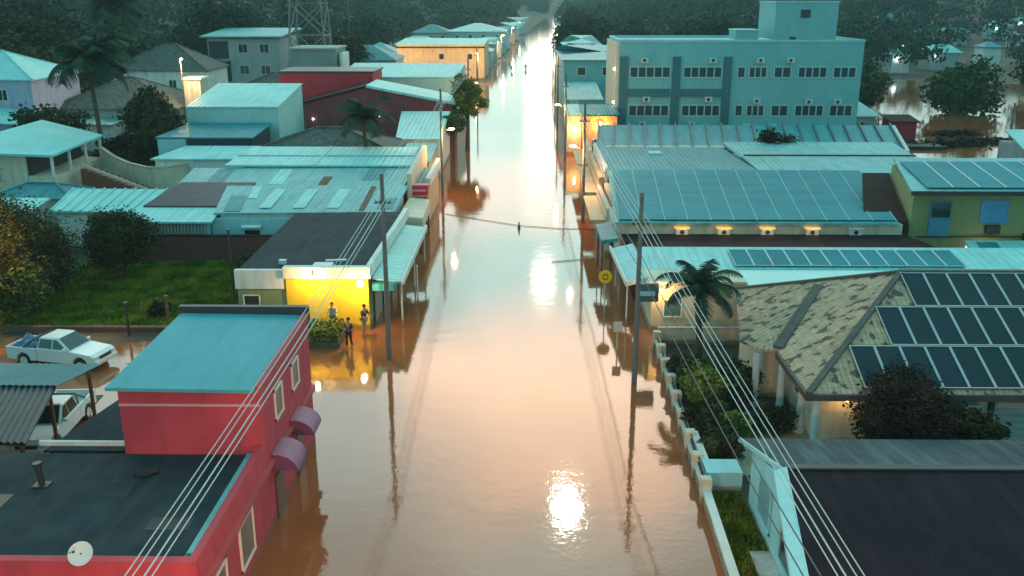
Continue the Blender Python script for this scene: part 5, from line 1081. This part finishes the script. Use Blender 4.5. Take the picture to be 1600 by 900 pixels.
# ================================================================== VEHICLES
def pickup(label, x, y, ang, z=0.0):
    t = thing('pickup_truck', label, 'pickup', (0,0,0), 'white pickups by the carport')
    def arch(cx, r=.42, n=8): return [(cx+r*math.cos(PI*k/n), .42+r*math.sin(PI*k/n)) for k in range(n+1)]
    # x forward; profiles in (x, z), extruded across the width
    def ext(prof, y0, y1): 
        n = len(prof); return MB().add([(p[0],y0,p[1]) for p in prof]+[(p[0],y1,p[1]) for p in prof], [tuple(range(n)), tuple(range(2*n-1,n-1,-1))]+[(i,(i+1)%n,n+(i+1)%n,n+i) for i in range(n)])
    fa = arch(1.72)          # runs from front to rear over the wheel
    prof = [(2.58,.42)]+fa+[(-.8,.42),(-.8,1.12),(.95,1.12),(1.25,1.10),(2.35,.98),(2.56,.86),(2.62,.62)]
    ext(prof, -.87, .87).build('body', CARW, t, bevel=.03)
    ra = arch(-1.62)
    bp = [(-.81,.45)]+ra+[(-2.6,.45),(-2.62,1.08),(-.81,1.08)]
    b = ext(bp, .80, .87); b2 = ext(bp, -.87, -.80); b.add(b2.v, b2.f); b.box(-2.62,-2.54,-.79,.79,.5,1.08); b.box(-2.53,-.82,-.79,.79,.62,.68); b.build('bed', CARW, t)
    # cabin
    q = [(-.78,.84,1.10),(1.22,.84,1.10),(.42,.66,1.70),(-.62,.68,1.70)]
    cb = MB(); cb.add([(-.78,-.84,1.1),(1.22,-.84,1.1),(1.22,.84,1.1),(-.78,.84,1.1),(-.62,-.66,1.68),(.42,-.66,1.70),(.42,.66,1.70),(-.62,.66,1.68)],
                      [(0,1,2,3),(4,7,6,5),(0,4,5,1),(1,5,6,2),(2,6,7,3),(3,7,4,0)]); cb.build('cabin', CARW, t, bevel=.05)
    def pane(name, pts, o): 
        n = (Vector(pts[1])-Vector(pts[0])).cross(Vector(pts[3])-Vector(pts[0])).normalized(); n = n*o
        return MB().add([Vector(p)+n*.012 for p in pts]+[Vector(p)-n*.02 for p in pts], [(0,1,2,3),(7,6,5,4),(0,4,5,1),(1,5,6,2),(2,6,7,3),(3,7,4,0)]).build(name, CARG, t)
    pane('windscreen', [(1.16,-.74,1.15),(1.16,.74,1.15),(.48,.60,1.655),(.48,-.60,1.655)], 1)
    pane('rear_window', [(-.765,.62,1.18),(-.765,-.62,1.18),(-.645,-.54,1.6),(-.645,.54,1.6)], 1)
    for s in (-1, 1):
        def sy(z): return s*(.84-.18*(z-1.1)/.6+.004)
        for a, b_, c, d_ in ((-.66,.12,.12,-.56),(.2,1.0,.40,.2)):
            pane('side_window', [(a,sy(1.16),1.16),(b_,sy(1.16),1.16),(c,sy(1.6),1.6),(d_,sy(1.6),1.6)], -s)
        MB().box(2.44,2.60,s*.62-.16,s*.62+.16,.72,.9).build('headlight', mat('headlight_lens', (.6,.68,.7), .1, .05, 3), t, bevel=.02)
        MB().box(-2.645,-2.60,s*.78-.07,s*.78+.07,.68,.98).build('tail_light', mat('tail_lens', (.35,.02,.02), .2, .05, 3), t)
        MB().box(.88,1.02,s*.95-.09,s*.95+.09,1.12,1.28).build('wing_mirror', CARW, t, bevel=.03)
        for wx in (1.72,-1.62):
            ty = MB(); ty.tube([(wx,s*.86-.11*s-.11,.38),(wx,s*.86-.11*s-.07,.38),(wx,s*.86-.11*s+.07,.38),(wx,s*.86-.11*s+.11,.38)], [.34,.38,.38,.34], 20)
            w_ = ty.build('wheel', RUBBER, t)
            MB().tube([(wx,s*.865-.02,.38),(wx,s*.865+.015,.38)], .22, 14).build('rim', ALU, w_)
    MB().box(2.56,2.70,-.84,.84,.44,.66).build('bumper', CARW, t, bevel=.03); MB().box(-2.74,-2.63,-.82,.82,.45,.6).build('bumper', DARK, t, bevel=.02)
    MB().box(2.585,2.64,-.42,.42,.7,.86).build('grille', DARK, t)
    rb = MB(); rb.tube([(-.95,-.76,1.08),(-1.0,-.66,1.55),(-1.0,.66,1.55),(-.95,.76,1.08)], .04, 7); rb.tube([(-1.0,-.68,1.5),(-1.6,-.80,1.1)], .035, 6); rb.tube([(-1.0,.68,1.5),(-1.6,.80,1.1)], .035, 6)
    rb.build('roll_bar', DARK, t)
    t.location = (x, y, z); t.rotation_euler = (0,0,ang); return t
pickup('white double-cab pickup on the muddy side road beyond the carport, blue load behind', -23.9, 44.6, rad(-13), -.08)
pickup('white pickup half hidden under the carport roof, open empty bed showing', -20.3, 36.3, rad(-86), -.08)
def lump(name, label, cat, m_, loc, ang, dims, seed, parent=None):
    n, k = 14, 10; b = MB(); r = random.Random(seed)
    for j in range(k+1):
        for i in range(n+1):
            u, v = i/n*2-1, j/k*2-1; h = max(0, (1-abs(u)**3))*max(0, (1-abs(v)**3)); z = dims[2]*(h**.5)*(.65+.35*math.sin(u*5+seed)*math.cos(v*4))+r.uniform(-.03,.03)*h
            b.v.append((u*dims[0], v*dims[1], max(0,z)))
    b.f = [(j*(n+1)+i, j*(n+1)+i+1, (j+1)*(n+1)+i+1, (j+1)*(n+1)+i) for j in range(k) for i in range(n)]
    nn = len(b.v); b.v += [(p[0],p[1],-.03) for p in b.v]; 
    b.f += [(nn+j*(n+1)+i, nn+(j+1)*(n+1)+i, nn+(j+1)*(n+1)+i+1, nn+j*(n+1)+i+1) for j in range(k) for i in range(n)]
    o = b.build(name, m_, None, label, cat=cat); o.location = loc; o.rotation_euler = (0,0,ang); return o
ca, sa = math.cos(rad(-13)), math.sin(rad(-13))
lump('tarpaulin', 'crumpled blue tarpaulin heaped in the bed of the farther white pickup', 'tarpaulin', BLUET, (-23.9-1.75*ca, 44.6-1.75*sa, .64), rad(-13), (.72,.72,.85), 3)

# ================================================================== PEOPLE
def skin_mesh(name, verts, edges, radii, m_, parent, sub=1):
    me = bpy.data.meshes.new(name+'_cage'); me.from_pydata(verts, edges, []); o = bpy.data.objects.new(name+'_cage', me); COL.objects.link(o)
    md = o.modifiers.new('s', 'SKIN'); me.skin_vertices.new() if not me.skin_vertices else None
    for i, r in enumerate(radii):
        sv = me.skin_vertices[0].data[i]; sv.radius = r if isinstance(r, tuple) else (r, r); sv.use_root = (i == 0)
    sm = o.modifiers.new('u', 'SUBSURF'); sm.levels = sub; sm.render_levels = sub
    dg = bpy.context.evaluated_depsgraph_get(); dg.update(); ev = o.evaluated_get(dg); out = bpy.data.meshes.new_from_object(ev)
    bpy.data.objects.remove(o); bpy.data.meshes.remove(me); out.materials.clear(); out.materials.append(m_)
    out.polygons.foreach_set('use_smooth', [True]*len(out.polygons)); out.name = name
    r = bpy.data.objects.new(name, out); COL.objects.link(r); r.parent = parent; r['_o'] = (0,0,0); return r
def person(label, x, y, z, ang, shirt, pants, arms=((.1,-.1),(-.1,.15)), lean=0, stride=.12, h=1.7, hat=None):
    """figure facing local -Y; arms = forward swing of left and right fore-arm"""
    t = thing('person', label, 'person', (0,0,0), None); k = h/1.7
    J = dict(pel=(0,0,.93), bel=(0,-.01-lean*.3,1.08), che=(0,-lean*.7,1.30), neck=(0,-lean,1.45), hd=(0,-lean-.02,1.60), top=(0,-lean-.01,1.70))
    V = []; E_ = []; Rr = []
    def a(p, r, par=None): V.append(tuple(q*k for q in p)); Rr.append(tuple(q*k for q in r) if isinstance(r,tuple) else r*k); 
    def add(p, r, par=None):
        a(p, r); i = len(V)-1
        if par is not None: E_.append((par, i))
        return i
    pel = add(J['pel'], (.15,.11)); bel = add(J['bel'], (.13,.10), pel); che = add(J['che'], (.15,.11), bel); neck = add(J['neck'], .055, che); hd = add(J['hd'], (.085,.1), neck); add(J['top'], (.055,.06), hd)
    nose = add((0,-lean-.12,1.59), .016, hd)
    segs = {}
    for s, (f1, f2) in zip((-1,1), arms):
        sh = add((s*.19,-lean*.7,1.38), .055, che); el_ = add((s*.25,-lean*.7-f1*.6,1.12), .043, sh); wr = add((s*.24,-lean*.7-f1-f2,.90+abs(f2)*.9), .028, el_)
        palm_ = add((s*.235,-lean*.7-f1-f2*1.25,.84+abs(f2)*.95), (.02,.036), wr)
        for q, (dx, L) in enumerate(((-.024,.066),(-.008,.078),(.008,.073),(.024,.058))):
            f0 = add((s*.235+dx*.4,-lean*.7-f1-f2*1.3+dx,.80+abs(f2)*.97), .0085, palm_); add((s*.225+dx*.4,-lean*.7-f1-f2*1.3+dx-.01,.80+abs(f2)*.97-L), .007, f0)
        add((s*.20,-lean*.7-f1-f2*1.2-.03,.82+abs(f2)*.95), .009, palm_)
        segs['arm%d'%s] = (sh, el_, wr)
        hp_ = add((s*.09,0,.88), .085, pel); kn = add((s*.10,s*stride*.5-.03,.48), .058, hp_); an = add((s*.10,s*stride+.02,.09), .04, kn); add((s*.11,s*stride-.12,.035), (.042,.03), an)
        segs['leg%d'%s] = (hp_, kn, an)
    skin_mesh('body', V, E_, Rr, SKIN, t, 1)
    def sub(name, ids, grow, m_, extra=()):
        mp_ = {i: n for n, i in enumerate(ids)}; ed = [(mp_[a_], mp_[b_]) for a_, b_ in E_ if a_ in mp_ and b_ in mp_]
        skin_mesh(name, [V[i] for i in ids], ed, [tuple(q*1.0+grow for q in (Rr[i] if isinstance(Rr[i],tuple) else (Rr[i],)*2)) for i in ids], m_, t, 1)
    sub('shirt', [bel, pel, che, segs['arm-1'][0], segs['arm-1'][1], segs['arm1'][0], segs['arm1'][1]], .018, shirt)
    sub('trousers', [pel, segs['leg-1'][0], segs['leg-1'][1], segs['leg-1'][2], segs['leg1'][0], segs['leg1'][1], segs['leg1'][2]], .016, pants)
    hh = MB(); c = (0, (-lean+.012)*k, 1.645*k); hh.ball(c, .105*k, (.92,1.05,.9), 12, 8); hh.build('hair', HAIR, t, smooth=True)
    for s in (-1,1): MB().ball((s*.035*k,(-lean-.115)*k,1.615*k), .011*k, n=6, m=4).build('eye', DARK, t)
    if hat: hm = MB(); hm.tube([(0,-lean*k,1.69*k),(0,-lean*k,1.70*k),(0,-lean*k,1.72*k),(0,-lean*k,1.80*k)], [.2*k,.2*k,.115*k,.09*k], 14); hm.build('hat', hat, t)
    t.location = (x,y,z); t.rotation_euler = (0,0,ang); return t
C1 = mat('pale_teal_shirt', (.30,.42,.38), .8, .2, 6); C2 = mat('dark_green_trousers', (.03,.07,.06), .8, .2, 6); C3 = mat('maroon_shirt', (.09,.025,.03), .8, .2, 6); C4 = mat('black_trousers', (.02,.02,.025), .8, .2, 6)
C5 = mat('charcoal_jacket', (.03,.03,.03), .8, .2, 6); C6 = mat('grey_trousers', (.25,.23,.2), .8, .2, 6)
person('person in a pale teal top standing behind the hedge against the yellow wall', -10.75, 49.25, 0.12, rad(10), C1, C2, arms=((.25,.12),(.25,.14)), lean=.05)
person('person in dark maroon clothes standing at the right end of the hedge', -9.45, 47.1, -.02, rad(-30), C3, C4, arms=((.1,.05),(.0,.0)), h=1.68)
person('person in a charcoal jacket and pale trousers by the right corner of the yellow wall', -8.95, 49.0, .02, rad(60), C5, C6, arms=((.2,.15),(.15,.1)), lean=.06, h=1.78)
person('left one of two dark figures wading far up the flooded street', -3.3, 252, -.35, rad(180), C4, C4, h=1.9)
person('right one of two dark figures wading far up the flooded street', .3, 258, -.35, rad(170), C5, C4, h=1.85)

# ------------------------------------------------------------------ haze
hm = bpy.data.materials.new('haze_air'); hm.use_nodes = True; ht = hm.node_tree; ht.nodes.clear()
pv = ht.nodes.new('ShaderNodeVolumePrincipled'); pv.inputs['Color'].default_value = (.55,.85,.85,1); pv.inputs['Density'].default_value = .00028; pv.inputs['Anisotropy'].default_value = .2
oo = ht.nodes.new('ShaderNodeOutputMaterial'); ht.links.new(pv.outputs[0], oo.inputs['Volume'])
MB().box(-905,905,-65,2205,-2,95).build('haze', hm, kind='stuff', label='thin teal evening haze in the air', cat='haze')
